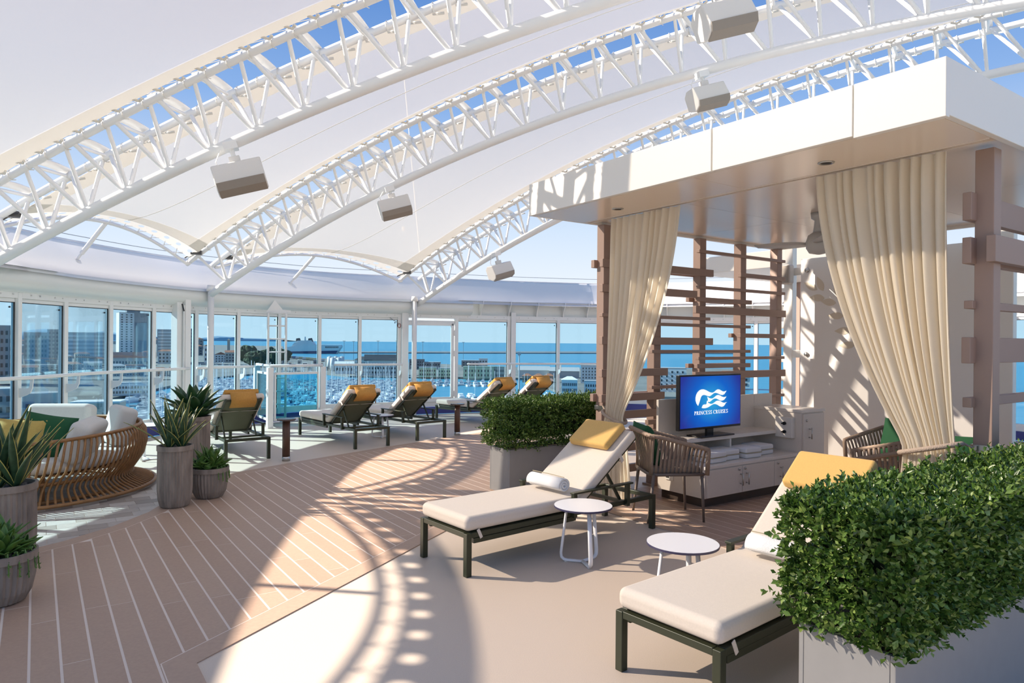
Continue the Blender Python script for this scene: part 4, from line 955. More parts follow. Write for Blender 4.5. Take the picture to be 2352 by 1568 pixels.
# ------------------------------------------------------------------ sun loungers
def make_lounger():
    r = thing('sun_lounger', 'x', 'sun lounger'); W, L = 0.53, 1.90; h = 0.265
    for x in (-W / 2, W / 2):
        for y in (0.0, L): MB().box((x, y, h / 2 + .01), (0.042, 0.042, h + 0.02)).build('leg', OLIVE, r, bevel=0.004)
        MB().box((x, L / 2, h + 0.005), (0.036, L - .04, 0.035)).build('side_rail', OLIVE, r, bevel=0.004)
        MB().box((x * 0.99, 0.52, h - 0.035), (0.026, 0.95, 0.035)).build('lower_rail', OLIVE, r, bevel=0.003)
    for y in (0.0, L): MB().box((0, y, h + 0.005), (W - .04, 0.036, 0.035)).build('cross_bar', OLIVE, r, bevel=0.004)
    MB().box((0, 0.535, h + 0.012), (W - .05, 1.0, 0.012)).build('seat_sling', SLING, r)
    a = R(36); hy, hz = 1.05, 0.285; BL = 0.80; ca_, sa_ = math.cos(a), math.sin(a)
    bp = lambda s_, d: Vector((0, hy + ca_ * s_ - sa_ * d, hz + sa_ * s_ + ca_ * d))
    for x in (-W / 2 + .045, W / 2 - .045):
        MB().bar(bp(0, 0) + Vector((x, 0, 0)), bp(BL + 0.02, 0) + Vector((x, 0, 0)), 0.028, 0.034).build('back_rail', OLIVE, r, bevel=0.003)
        MB().bar(bp(0.42, -0.01) + Vector((x * .9, 0, 0)), Vector((x * .9, hy + 0.52, h + 0.01)), 0.016, 0.022).build('back_stay', OLIVE, r)
    MB().bar(bp(BL, 0) + Vector((-W / 2 + .05, 0, 0)), bp(BL, 0) + Vector((W / 2 - .05, 0, 0)), 0.03, 0.03).build('back_bar', OLIVE, r, bevel=0.003)
    MB().bar(bp(0.03, 0) + Vector((-W / 2 + .05, 0, 0)), bp(0.03, 0) + Vector((W / 2 - .05, 0, 0)), 0.03, 0.03).build('back_bar', OLIVE, r, bevel=0.003)
    MB().bar(Vector((-W / 2, hy + .52, h)), Vector((W / 2, hy + .52, h)), 0.025, 0.025).build('stay_bar', OLIVE, r)
    sl = MB(); nrow = 8
    sl.grid([[bp(BL * i / nrow, -0.004 - 0.035 * math.sin(math.pi * i / nrow) * math.sin(math.pi * j / 6)) + Vector((-W / 2 + .05 + (W - .1) * j / 6, 0, 0)) for j in range(7)] for i in range(nrow + 1)])
    sl.build('back_sling', SLING, r, smooth=True)
    # arms: flat bar on two posts
    for x in (-W / 2 - 0.03, W / 2 + 0.03):
        MB().bar((x, 0.93, 0.425), (x, 1.60, 0.425), 0.045, 0.014).build('arm', OLIVE, r, bevel=0.003)
        for y in (0.955, 1.55): MB().box((x, y, 0.335), (0.034, 0.034, 0.18)).build('arm_post', OLIVE, r, bevel=0.003)
        for y in (0.955, 1.55): MB().box((x * .95, y, 0.262), (0.06, 0.03, 0.03)).build('arm_foot', OLIVE, r)
    # mattress: seat and back pads
    sp = MB(); n = 1
    sp.box((0, 0.515, 0.345), (W + 0.035, 1.07, 0.10)); sp.build('seat_cushion', CREAM, r, bevel=0.038, seg=5)
    bk = MB(); M = Matrix.Translation(bp(BL / 2 - 0.005, 0.062)) @ Matrix.Rotation(a, 4, 'X')
    bk.box((0, 0, 0), (W + 0.03, BL + 0.03, 0.088)); o = bk.build('back_cushion', CREAM, r, bevel=0.034, seg=5); o.matrix_local = M
    stp = MB(); stp.bar(bp(0.56, -0.02) + Vector((-W / 2 + .02, 0, 0)), bp(0.56, -0.02) + Vector((W / 2 - .02, 0, 0)), 0.004, 0.032, (0, 1, 0))
    for x in (-W / 2 - .018, W / 2 + .018): stp.bar(bp(0.56, -0.02) + Vector((x * .97, 0, 0)), bp(0.56, 0.05) + Vector((x, 0, 0)), 0.004, 0.03, (0, ca_, sa_))
    stp.build('cushion_strap', CREAM, r)
    for x in (-W / 2 - 0.0, W / 2 + 0.0):
        MB().bar((x + math.copysign(.02, x), 0.07, 0.305), (x + math.copysign(.02, x), 0.10, h - 0.02), 0.004, 0.022, (0, 1, 0)).build('corner_strap', CREAM, r)
    return r, bp
lg_, bp = make_lounger()
def make_headrest(m, wd):
    """pad on the front, band over the top, weighted flap behind"""
    r = thing('headrest_cushion', 'x', 'cushion'); a = R(36)
    MB().box((0, 0, 0), (wd, 0.28, 0.068)).build('pad', m, r, bevel=0.024, seg=4).matrix_local = Matrix.Translation(bp(0.665, 0.142)) @ Matrix.Rotation(a, 4, 'X')
    b = MB(); wb = wd * 0.72
    prof = [bp(0.76, 0.118), bp(0.825, 0.112), bp(0.838, 0.09), bp(0.84, 0.02), bp(0.838, -0.03), bp(0.80, -0.045), bp(0.69, -0.045)]
    b.grid([[p + Vector((x, 0, 0)) for x in (-wb / 2, 0, wb / 2)] for p in prof]); o = b.build('back_flap', m, r, smooth=True)
    sm = o.modifiers.new('s', 'SOLIDIFY'); sm.thickness = 0.014
    return r
def fit_lounger(foot, d, name, flap_mat, label_hr, padw):
    d = Vector((d[0], d[1], 0)).normalized(); rz = math.atan2(d.y, d.x) - math.pi / 2
    l = place(lg_, (foot[0], foot[1], 0), rz, name); l['group'] = 'sun loungers'
    hr = make_headrest(flap_mat, padw); hr.location = (foot[0], foot[1], 0); hr.rotation_euler = (0, 0, rz); hr['label'] = label_hr; hr['group'] = 'yellow headrest cushions'
    return l, rz
l1, rz1 = fit_lounger((-0.45, 4.695), (0.77, 0.638), 'cream padded lounger with olive frame in the foreground centre, rolled towel on it', YELLOW, 'yellow headrest cushion on the foreground centre lounger', 0.42)
l2, rz2 = fit_lounger((0.70, 3.03), (0.77, 0.638), 'cream padded lounger half hidden by the big hedge at the right', YELLOW, 'yellow headrest cushion above the big right hedge', 0.46)
fit_lounger((-4.50, 10.26), (0.596, -0.807), 'lounger seen from behind just right of the agave pot', OCHRE, 'ochre headrest on the lounger right of the agave pot', 0.44)
fit_lounger((-3.25, 11.32), (0.65, -0.76), 'lounger seen from behind between the two wooden post tables, nearer the glass gate', OCHRE, 'ochre headrest on the lounger right of the glass gate', 0.44)
fit_lounger((-2.56, 12.17), (0.68, -0.73), 'lounger seen from behind just left of the far wooden post table', OCHRE, 'ochre headrest on the lounger left of the far post table', 0.44)
fit_lounger((-1.30, 13.73), (0.72, -0.69), 'lounger facing the glass door, its back above the left end of the middle hedge', OCHRE, 'ochre headrest on the lounger above the left end of the middle hedge', 0.44)
fit_lounger((-0.43, 14.55), (0.62, -0.78), 'farthest lounger, only its tilted back showing over the middle hedge', OCHRE, 'ochre headrest on the farthest lounger over the middle hedge', 0.44)

# rolled towels
def rolled_towel(par, rz, y, label, r=0.066, L=0.36, dx=0.0):
    p = Vector(par) + Matrix.Rotation(rz, 3, 'Z') @ Vector((dx, y, 0.395 + r))
    t = thing('rolled_towel', label, 'towel', tuple(p), rz); m = MB(); prof = []
    n = 60
    for k in range(n): a = 2 * math.pi * 2.6 * k / n; rr = r * (0.22 + 0.78 * k / n); prof.append((rr * math.cos(a), rr * math.sin(a) * .92))
    rows = []
    for x in (-L / 2, -L / 6, L / 6, L / 2): rows.append([(x, a + .004 * math.sin(9 * x), b) for a, b in prof])
    m.grid(rows); o = m.build('roll', TOWEL, t, smooth=True); sm = o.modifiers.new('s', 'SOLIDIFY'); sm.thickness = 0.014
    s2 = MB(); s2.tube([(-L / 2, 0, r * .93 + .002), (0, 0.004, r * .93 + .004), (L / 2, 0, r * .93 + .002)], 0.003, 4); s2.build('stripe', LINE, t)
    return t
rolled_towel((-0.45, 4.695, 0), rz1, 0.96, 'rolled white towel on the foreground centre lounger')
rolled_towel((0.70, 3.03, 0), rz2, 0.93, 'rolled white towel on the right lounger, cut off by the hedge', dx=0.02, L=0.34)

# ------------------------------------------------------------------ round white side tables, post tables
def side_table(p, rz, label, rad=0.205, H_=0.405):
    r = thing('side_table', label, 'table', (p[0], p[1], 0), rz, 'round white side tables')
    MB().lathe([(rad - 0.006, H_ - 0.014), (rad, H_ - 0.012), (rad, H_ - 0.001), (rad - 0.002, H_)], 40).build('edge_band', EDGE, r)
    MB().cyl((0, 0, H_ - 0.006), (0, 0, H_ + 0.0012), rad - 0.002, 40).build('top', TABLEW, r)
    for k in range(3):
        a = 2 * math.pi * k / 3; c, s_ = math.cos(a), math.sin(a)
        pts = [(c * 0.115, s_ * 0.115, H_ - 0.013), (c * 0.155, s_ * 0.155, 0.06), (c * 0.152, s_ * 0.152, 0.03), (c * 0.135, s_ * 0.135, 0.014), (c * 0.11, s_ * 0.11, 0.010), (0, 0, 0.010)]
        MB().tube(pts, 0.0165, 8, flat=0.6).build('leg', TABLEW, r, smooth=True)
        MB().cyl((c * 0.12, s_ * 0.12, 0), (c * 0.12, s_ * 0.12, 0.012), 0.012, 8).build('foot', TABLEW, r)
    return r
side_table((0.51, 4.80), R(-75), 'round white side table in front of the foreground centre lounger')
side_table((0.99, 3.92), R(-60), 'round white side table between the two foreground loungers')
side_table((-4.62, 8.72), R(20), 'round white side table between the rattan sofa and the tall snake plant pot', 0.22, 0.45)
side_table((-2.08, 10.92), R(50), 'low white side table glimpsed under the loungers near the gate', 0.2, 0.36)
def post_table(p, H_, label):
    r = thing('post_table', label, 'table', (p[0], p[1], 0), 0, 'wooden post tables')
    MB().lathe([(0.115, H_ - 0.022), (0.118, H_ - 0.015), (0.118, H_ - 0.004), (0.112, H_)], 28).build('top', mat('post table top', (0.10, 0.075, 0.07), 0.25), r, smooth=False)
    MB().cyl((0, 0, 0.05), (0, 0, H_ - 0.02), 0.048, 20).build('post', WALNUT, r, smooth=True)
    MB().cyl((0, 0, 0.0), (0, 0, 0.055), 0.05, 20).build('foot_collar', STEEL, r, smooth=True)
post_table((-2.88, 8.74), 0.54, 'dark wooden post table standing just right of the agave pots')
post_table((-0.89, 11.25), 0.52, 'dark wooden post table farther back, left of the middle hedge')

# ------------------------------------------------------------------ rattan sofa
sofa = thing('rattan_sofa', 'round rattan daybed woven of bent canes on a flared base', 'sofa', tuple(SOFA))
GAP0, GAP1 = R(195), R(262)                                   # open front
def rimh(a): return 0.60 + 0.05 * math.cos(a - R(50)) - 0.10 * max(0, math.cos(a - R(228))) ** 3
prof = [(1.02, 1.0), (1.06, 0.92), (1.075, 0.72), (1.045, 0.52), (0.99, 0.25), (0.94, 0.175), (0.95, 0.135), (1.01, 0.10), (1.09, 0.07), (1.16, 0.045)]
nc = 116
for k in range(nc):
    a = 2 * math.pi * k / nc
    if GAP0 < a < GAP1: pr = [(0.96, 0.30), (0.935, 0.18), (0.97, 0.12), (1.07, 0.075), (1.16, 0.045)]; pts = [(r_ * math.cos(a + .10 * (1 - i / 5)), r_ * math.sin(a + .10 * (1 - i / 5)), z) for i, (r_, z) in enumerate(pr)]
    else:
        h = rimh(a); pts = []
        for i, (r_, z) in enumerate(prof):
            zz = z * h if i < 4 else z * (1 if i > 5 else 1); sl_ = a + 0.16 * (1 - i / 9) ** 1.2 - 0.06
            pts.append((r_ * math.cos(sl_), r_ * math.sin(sl_), zz))
    MB().tube(pts, 0.0115, 6).build('cane', RATTAN, sofa, smooth=True)
tp = []
for k in range(70):
    a = GAP1 + (2 * math.pi - (GAP1 - GAP0)) * k / 69; tp.append((1.02 * math.cos(a), 1.02 * math.sin(a), rimh(a) + 0.005))
MB().tube(tp, 0.017, 8).build('top_rim', RATTAN, sofa, smooth=True)
for rr, z, nm in ((1.16, 0.045, 'base_ring'), (0.92, 0.20, 'waist_ring'), (0.88, 0.03, 'inner_ring')):
    MB().tube([(rr * math.cos(t), rr * math.sin(t), z) for t in [2 * math.pi * k / 64 for k in range(64)]], 0.017, 8, closed=True).build(nm, RATTAN, sofa, smooth=True)
for k in range(58):
    a = 2 * math.pi * k / 58; MB().tube([(0.5 * math.cos(a), 0.5 * math.sin(a), 0.24), (0.7 * math.cos(a + .03), 0.7 * math.sin(a + .03), 0.25), (0.89 * math.cos(a + .06), 0.89 * math.sin(a + .06), 0.27)], 0.010, 6).build('seat_cane', RATTAN, sofa, smooth=True)
for k in range(4):
    a = R(45 + 90 * k); MB().cyl((0.75 * math.cos(a), 0.75 * math.sin(a), 0), (0.75 * math.cos(a), 0.75 * math.sin(a), 0.25), 0.02, 8).build('leg', RATTAN, sofa)
MB().lathe([(0.80, 0.275), (0.86, 0.29), (0.88, 0.33), (0.86, 0.385), (0.80, 0.40)], 48).build('seat_cushion', SOFAC, sofa, smooth=True)
def sofa_cushion(loc, size, rot, label):
    o = MB().box((0, 0, 0), size).build('back_cushion', SOFAC, bevel=0.06, seg=5, loc=loc, rot=rot); return tag(o, label, 'cushion', 'loose back cushions of the rattan sofa')
sofa_cushion((-5.02, 7.62, 0.60), (0.66, 0.22, 0.42), (R(-12), 0, R(6)), 'pale back cushion standing highest at the far left of the rattan sofa')
sofa_cushion((-4.20, 6.72, 0.55), (0.66, 0.20, 0.40), (R(-20), 0, R(-72)), 'beige back cushion in the middle of the rattan sofa, nearest the camera')
sofa_cushion((-4.28, 7.45, 0.60), (0.50, 0.20, 0.42), (R(-16), 0, R(-48)), 'pale back cushion at the right end of the rattan sofa')
pm = pillow_mesh(0.44, 0.44, 0.15, GREEN); pillow(pm, (-4.50, 6.62, 0.59), (R(-18), R(12), R(28)), 'dark green throw pillow on the rattan sofa')
py = pillow_mesh(0.40, 0.40, 0.15, MUSTARD); pillow(py, (-4.66, 6.46, 0.58), (R(-20), R(5), R(22)), 'mustard throw pillow on the rattan sofa in front of the green one')

# ------------------------------------------------------------------ ribbed pots
def pot(p, rad, H_, label, bowl=False, nr=34):
    r = thing('ribbed_pot', label, 'plant pot', (p[0], p[1], 0)); n = nr * 4
    rf_ = lambda k, z: (1 - 0.055 * (1 if (k % 4) in (0,) else (0.5 if (k % 4) in (1, 3) else 0)) * (1 if z < H_ - 0.045 else 0))
    if bowl: pr = [(0.55, 0.0), (0.72, 0.015), (0.88, 0.07), (0.97, 0.15), (1.0, 0.22), (0.99, H_ - 0.05), (0.985, H_ - 0.046), (1.03, H_ - 0.044), (1.03, H_), (0.93, H_), (0.93, H_ - 0.04)]
    else: pr = [(0.70, 0.0), (0.84, 0.02), (0.95, 0.08), (1.0, 0.17), (1.0, 0.3), (0.985, H_ - 0.05), (0.985, H_ - 0.046), (1.03, H_ - 0.044), (1.03, H_), (0.92, H_), (0.92, H_ - 0.04)]
    MB().lathe([(a * rad, z) for a, z in pr], n, rfun=rf_).build('shell', CONC, r)
    pb_ = MB(); rnd = random.Random(int(rad * 1000 + p[0] * 77))
    pb_.cyl((0, 0, H_ - 0.06), (0, 0, H_ - 0.035), rad * 0.93, 24)
    for k in range(70):
        a, q = rnd.random() * 6.28, rad * 0.86 * rnd.random() ** .5; s_ = rnd.uniform(.010, .022)
        c = Vector((q * math.cos(a), q * math.sin(a), H_ - 0.03)); ico = [(s_, 0, 0), (-s_, 0, 0), (0, s_ * 1.2, 0), (0, -s_ * 1.2, 0), (0, 0, s_ * .8), (0, 0, -s_ * .8)]
        pb_.add([c + Vector(v) for v in ico], [(0, 2, 4), (2, 1, 4), (1, 3, 4), (3, 0, 4), (2, 0, 5), (1, 2, 5), (3, 1, 5), (0, 3, 5)])
    tag(pb_.build('pebbles', PEBBLE, r, smooth=True), kind='stuff')
    return r
def blade(parent, base, az, lean, L, wd, curl, m, name='leaf', edge=None, fold=0.35, n=9, peak=0.35):
    """one long leaf: lean is its angle from upright, curl bends it outward"""
    rows = []; erows = [[], []]; p = Vector(base); th = lean
    out = Vector((math.cos(az), math.sin(az), 0)); sd_ = Vector((-math.sin(az), math.cos(az), 0))
    for i in range(n + 1):
        t = i / n
        w_ = wd * ((0.55 + 0.45 * math.sin(math.pi / 2 * min(1, t / peak))) * (1 if t < peak else max(0.02, 1 - ((t - peak) / (1 - peak)) ** 1.7)))
        d = out * math.sin(th) + Vector((0, 0, math.cos(th))); nrm = out * -math.cos(th) + Vector((0, 0, math.sin(th)))
        k = nrm * (w_ * fold)
        rows.append([p - sd_ * w_ + k, p - sd_ * w_ * .5 + k * .3, p, p + sd_ * w_ * .5 + k * .3, p + sd_ * w_ + k])
        for e, sg in ((0, -1), (1, 1)): erows[e].append([p + sd_ * (w_ * sg) + k + nrm * .001, p + sd_ * (w_ * sg * .80) + k * .8 + nrm * .0025])
        p = p + d * (L / n); th += curl / n
    mb = MB(); mb.grid(rows)
    o = mb.build(name, m, parent, smooth=True); sm = o.modifiers.new('s', 'SOLIDIFY'); sm.thickness = 0.004
    if edge:
        eb = MB(); eb.grid(erows[0]); eb.grid(erows[1]); eo = eb.build('leaf_edge', edge, o, smooth=True); s2 = eo.modifiers.new('s', 'SOLIDIFY'); s2.thickness = 0.003
    return o
def snake_plant(p, z, label, seed, nleaf=30, sc=1.0):
    rnd = random.Random(seed); r = thing('snake_plant', label, 'plant', (p[0], p[1], z))
    for c, cx_ in ((0, -0.045), (1, 0.05)):
        for k in range(nleaf // 2):
            t = k / (nleaf / 2); az = k * 2.4 + c; lean = 0.10 + 0.75 * t + rnd.uniform(-.1, .1)
            blade(r, (cx_ + .015 * math.cos(az), .03 * (c - .5) + .015 * math.sin(az), 0), az, lean, sc * rnd.uniform(.40, .54) * (1 - .22 * t), 0.024 * sc, rnd.uniform(.05, .35), LEAF1, edge=LEAFE, peak=.4)
    return r
def agave(p, z, label, seed, nleaf=26, L=0.40, wd=0.072, m=LEAF2, spread=1.25, curl=0.6):
    rnd = random.Random(seed); r = thing('agave', label, 'plant', (p[0], p[1], z))
    for k in range(nleaf):
        t = k / nleaf; az = k * 2.39996 + rnd.uniform(-.15, .15); lean = 0.12 + spread * t
        blade(r, (.02 * math.cos(az), .02 * math.sin(az), 0), az, lean, L * (0.72 + 0.35 * math.sin(math.pi * min(1, t + .25))) * rnd.uniform(.92, 1.06), wd * (0.8 + .3 * t), curl * rnd.uniform(.4, 1.1) - 0.15, m, peak=.5, fold=.45)
    return r
def succulents(p, z, label, seed, rad):
    rnd = random.Random(seed); r = thing('succulent_mix', label, 'plant', (p[0], p[1], z))
    for (x, y, L, wd, n) in ((0.25, -0.1, .21, .026, 18), (-0.35, -0.35, .15, .040, 13), (-0.1, 0.35, .23, .028, 18), (0.5, 0.35, .14, .03, 12), (0.15, -0.6, .09, .032, 9), (-0.6, 0.1, .14, .04, 10), (-0.3, 0.1, .26, .02, 7)):
        for k in range(n):
            t = k / n; az = k * 2.4 + x * 9; blade(r, (x * rad, y * rad, 0), az, .1 + 1.1 * t, L * rnd.uniform(.8, 1.1), wd, .2, LEAF3 if x > -.5 else LEAF2, peak=.55, fold=.5, n=6)
    for k in range(5):                                        # trailing sprigs over the rim
        az = R(-40 + 16 * k); pts = [(rad * .75 * math.cos(az), rad * .75 * math.sin(az), .02), (rad * 1.0 * math.cos(az), rad * 1.0 * math.sin(az), .05), (rad * 1.12 * math.cos(az), rad * 1.12 * math.sin(az), -.01), (rad * 1.16 * math.cos(az), rad * 1.16 * math.sin(az), -.07 - .02 * (k % 3))]
        m = MB(); m.tube(pts, 0.004, 5)
        for i in range(26):
            t = i / 25 * 2.999; a, b = Vector(pts[int(t)]), Vector(pts[int(t) + 1]); c = a.lerp(b, t % 1); s_ = .011
            v = [c + Vector((rnd.uniform(-1, 1), rnd.uniform(-1, 1), rnd.uniform(-1, 1))) * s_ for _ in range(3)]; m.add([c] + v, [(0, 1, 2), (0, 2, 3)])
        m.build('trailing_sprig', LEAF3, r)
    return r
pot((-3.10, 6.30), 0.150, 0.57, 'tall ribbed grey pot with a snake plant, standing at the deck border'); snake_plant((-3.10, 6.30), 0.535, 'yellow-edged snake plant in the tall pot at the deck border', 11)
pot((-2.95, 6.68), 0.175, 0.30, 'low ribbed grey bowl beside the tall snake plant pot', True, 34); succulents((-2.95, 6.68), 0.27, 'mixed succulents in the low bowl beside the tall pot', 5, 0.16)
pot((-3.36, 7.22), 0.165, 0.735, 'tallest ribbed grey pot behind the snake plant pot'); agave((-3.36, 7.22), 0.70, 'dark green agave in the tallest pot by the far lounger', 4)
pot((-3.47, 4.70), 0.175, 0.545, 'tall ribbed grey pot cut off by the left edge of the picture'); snake_plant((-3.47, 4.70), 0.51, 'yellow-edged snake plant at the left edge in front of the rattan sofa', 23, 36, 1.15)
pot((-2.98, 3.98), 0.185, 0.30, 'low ribbed grey bowl in the bottom left corner', True, 34); succulents((-2.98, 3.98), 0.27, 'mixed succulents in the bowl at the bottom left corner', 9, 0.17)

# ------------------------------------------------------------------ hedges in grey planters
def hedge(corner, L, wd, ph, htop, label_p, label_h, nleaf, lsz, seed, over=0.07, ang=CAB_A):
    g_ = np.random.default_rng(seed)
    pl = thing('planter_box', label_p, 'planter', (corner[0], corner[1], 0), ang)
    t = 0.02
    for c, s_, nm in (((L / 2, t / 2, ph / 2), (L, t, ph), 'side_panel'), ((L / 2, wd - t / 2, ph / 2), (L, t, ph), 'side_panel'), ((t / 2, wd / 2, ph / 2), (t, wd - 2 * t - .002, ph), 'end_panel'), ((L - t / 2, wd / 2, ph / 2), (t, wd - 2 * t - .002, ph), 'end_panel')):
        MB().box(c, s_).build(nm, PLANTER, pl, bevel=0.003)
    MB().box((L / 2, wd / 2, ph - 0.05), (L - .05, wd - .05, 0.02)).build('soil', mat('soil', (0.03, 0.02, 0.015), 0.9), pl)
    hd_ = thing('clipped_hedge', label_h, 'hedge', (corner[0], corner[1], ph), ang)
    x0, x1, y0, y1, z0, z1 = -over, L + over, -over, wd + over, 0.03, htop - ph
    ins = 0.07
    MB().box(((x0 + x1) / 2, (y0 + y1) / 2, (z0 + z1) / 2 - 0.0), (x1 - x0 - 2 * ins, y1 - y0 - 2 * ins, z1 - z0 - 2 * ins)).build('shade_core', CORE, hd_, bevel=0.04)  # added solid box, its dark colour stands for the shade behind the leaves
    # sprigs spread over the five faces, leaves in opposite pairs
    faces = [((x0, y0), (x1, y0), (0, -1)), ((x0, y0), (x0, y1), (-1, 0)), ((x0, y1), (x1, y1), (0, 1)), ((x1, y0), (x1, y1), (1, 0))]
    ar = [(x1 - x0) * (z1 - z0), (y1 - y0) * (z1 - z0), (x1 - x0) * (z1 - z0) * .35, (y1 - y0) * (z1 - z0) * .35, (x1 - x0) * (y1 - y0) * 1.15]; tot_ = sum(ar)
    per = 7; ns = nleaf // per; P, D = [], []
    for fi in range(5):
        m = int(ns * ar[fi] / tot_); a, b = g_.random(m), g_.random(m)
        if fi < 4:
            (ax, ay), (bx, by), (nx, ny) = faces[fi]; pos = np.c_[ax + (bx - ax) * a, ay + (by - ay) * a, z0 + (z1 - z0) * b]; nr_ = np.tile([nx, ny, 0.25], (m, 1))
        else: pos = np.c_[x0 + (x1 - x0) * a, y0 + (y1 - y0) * b, np.full(m, z1)]; nr_ = np.tile([0, 0, 1.0], (m, 1))
        lump = np.array([noise.noise(Vector(q) * 7) for q in pos]) * 0.035
        nr_ = nr_ + g_.normal(0, .45, (m, 3)); nr_ /= np.linalg.norm(nr_, axis=1)[:, None]
        base_n = nr_.copy(); pos = pos + base_n * (lump * 1.3 - 0.055 - 0.05 * g_.random(m) ** 2 + 0.05 * (g_.random(m) > .93))[:, None]
        # round the box edges a little
        P.append(pos); D.append(nr_)
    P = np.vstack(P); D = np.vstack(D); m = len(P)
    ref = g_.normal(size=(m, 3)); S = np.cross(D, ref); S /= np.linalg.norm(S, axis=1)[:, None]; U = np.cross(D, S)
    per_mat = [[] for _ in HEDGE]
    for k in range(per):
        a = k * 1.57 + (k // 2) * 0.8 + g_.random(m) * .5; f = 0.012 + 0.011 * k
        c = P + D * f; rad_ = S * np.cos(a)[:, None] + U * np.sin(a)[:, None]
        up = 0.35 + 0.12 * k; d = rad_ * (1 - up * .6) + D * up; d /= np.linalg.norm(d, axis=1)[:, None]
        l = lsz * (0.75 + .5 * g_.random(m)) * (1 if k < 5 else .75); sdv = np.cross(d, D + 1e-4 * ref); sdv /= np.linalg.norm(sdv, axis=1)[:, None]; nn = np.cross(sdv, d)
        w_ = l * .30
        base = c; mid = c + d * (l * .5)[:, None]; tip = c + d * l[:, None] - nn * (l * .12)[:, None]
        e1 = mid + sdv * w_[:, None] + nn * (w_ * .35)[:, None]; e2 = mid - sdv * w_[:, None] + nn * (w_ * .35)[:, None]
        q = np.stack([base, e1, tip, e2], 1)
        mi = g_.choice(len(HEDGE), m, p=[.40, .32, .13, .15])
        for i in range(len(HEDGE)): per_mat[i].append(q[mi == i])
    V = []; MI = []
    for i in range(len(HEDGE)):
        q = np.concatenate(per_mat[i]); V.append(q.reshape(-1, 3)); MI.append(np.full(len(q), i))
    V = np.vstack(V); MI = np.concatenate(MI); F = np.arange(len(V)).reshape(-1, 4)
    F = np.vstack([F[:, [0, 1, 2]], F[:, [0, 2, 3]]]); MI = np.concatenate([MI, MI])
    me = npmesh('leaves', V, F, HEDGE[0])
    for x in HEDGE[1:]: me.materials.append(x)
    me.polygons.foreach_set('material_index', MI.astype(np.int32)); me.update()
    tag(obj('leaves', me, hd_), kind='stuff')
    return len(F)
nl = hedge((-0.015, 6.86), 1.45, 0.36, 0.458, 0.93, 'grey rectangular planter behind the foreground centre lounger', 'clipped box hedge in the middle planter', 30000, 0.027, 2, 0.06)
nl += hedge((1.35, 2.383), 2.9, 0.37, 0.458, 0.935, 'large grey planter in the bottom right corner', 'large clipped box hedge in the right foreground', 62000, 0.031, 3, 0.05)
print('hedge tris', nl)

# ------------------------------------------------------------------ harbour and town beyond the windows
SEA_Z, QUAY = -28.45, -27.2
def mat_sea():
    m = bpy.data.materials.new('sea water'); m.use_nodes = True; n = m.node_tree; p = n.nodes['Principled BSDF']
    p.inputs['Base Color'].default_value = (0.035, 0.22, 0.33, 1); p.inputs['Roughness'].default_value = 0.35; p.inputs['Specular IOR Level'].default_value = 0.35
    tc = n.nodes.new('ShaderNodeTexCoord'); mp = n.nodes.new('ShaderNodeMapping'); mp.inputs['Scale'].default_value = (0.01, 0.06, 1)
    t = n.nodes.new('ShaderNodeTexNoise'); t.inputs['Scale'].default_value = 1.0; t.inputs['Detail'].default_value = 6
    b = n.nodes.new('ShaderNodeBump'); b.inputs['Strength'].default_value = 0.25; b.inputs['Distance'].default_value = 2.0
    n.links.new(tc.outputs['Object'], mp.inputs[0]); n.links.new(mp.outputs[0], t.inputs['Vector']); n.links.new(t.outputs['Fac'], b.inputs['Height']); n.links.new(b.outputs[0], p.inputs['Normal'])
    return m
sea = MB(); sea.add([(-9000, -200, SEA_Z), (9000, -200, SEA_Z), (9000, 15000, SEA_Z), (-9000, 15000, SEA_Z)], [(0, 1, 2, 3)])
tag(sea.build('sea', mat_sea()), 'blue sea reaching to the horizon beyond the harbour', 'sea', kind='stuff')
CITYM = [mat('town wall %d' % i, c, 0.8) for i, c in enumerate([(0.55, 0.52, 0.46), (0.42, 0.41, 0.40), (0.62, 0.60, 0.56), (0.33, 0.31, 0.30), (0.50, 0.44, 0.36), (0.26, 0.26, 0.27)])]
ROOFM = mat('terracotta roof', (0.33, 0.14, 0.08), 0.8, var=0.15, vscale=0.2); GREYR = mat('grey flat roof', (0.38, 0.38, 0.38), 0.8); DARKR = mat('slate roof', (0.06, 0.07, 0.08), 0.7)
WIN = mat('far window glass', (0.03, 0.04, 0.05), 0.3); PALE = mat('pale render', (0.74, 0.73, 0.70), 0.8); YELR = mat('yellow render', (0.66, 0.58, 0.36), 0.8); LAND = mat('quay concrete', (0.17, 0.165, 0.15), 0.9, var=0.2, vscale=0.03)
TREE = mat('far trees', (0.035, 0.055, 0.02), 0.9, var=0.4, vscale=0.3)
def land(pts, name, label, z=QUAY, m=LAND):
    P = [gnd(x, y, z) for x, y in pts]; poly_ = [(p.x, p.y) for p in P]
    if area(poly_) < 0: poly_ = poly_[::-1]
    return tag(MB().prism(poly_, SEA_Z - 1, z).build(name, m), label, 'quay')
land([(-500, 985), (60, 950), (200, 925), (300, 905), (470, 868), (650, 852), (650, 795), (400, 790), (-600, 786)], 'town_ground', 'ground of the town beyond the left windows', QUAY)
land([(630, 850), (700, 852), (800, 863), (950, 865), (1200, 868), (1300, 905), (1700, 915), (1700, 846), (1300, 846), (1150, 842), (940, 832), (800, 826), (640, 817)], 'harbour_quay', 'grey harbour quay carrying the waterfront buildings', QUAY)
land([(770, 809), (1700, 811), (1700, 806.8), (900, 806.5), (770, 807)], 'breakwater', 'long low breakwater drawn across the sea', SEA_Z + 2.2, mat('rock wall', (0.16, 0.17, 0.18), 0.9))
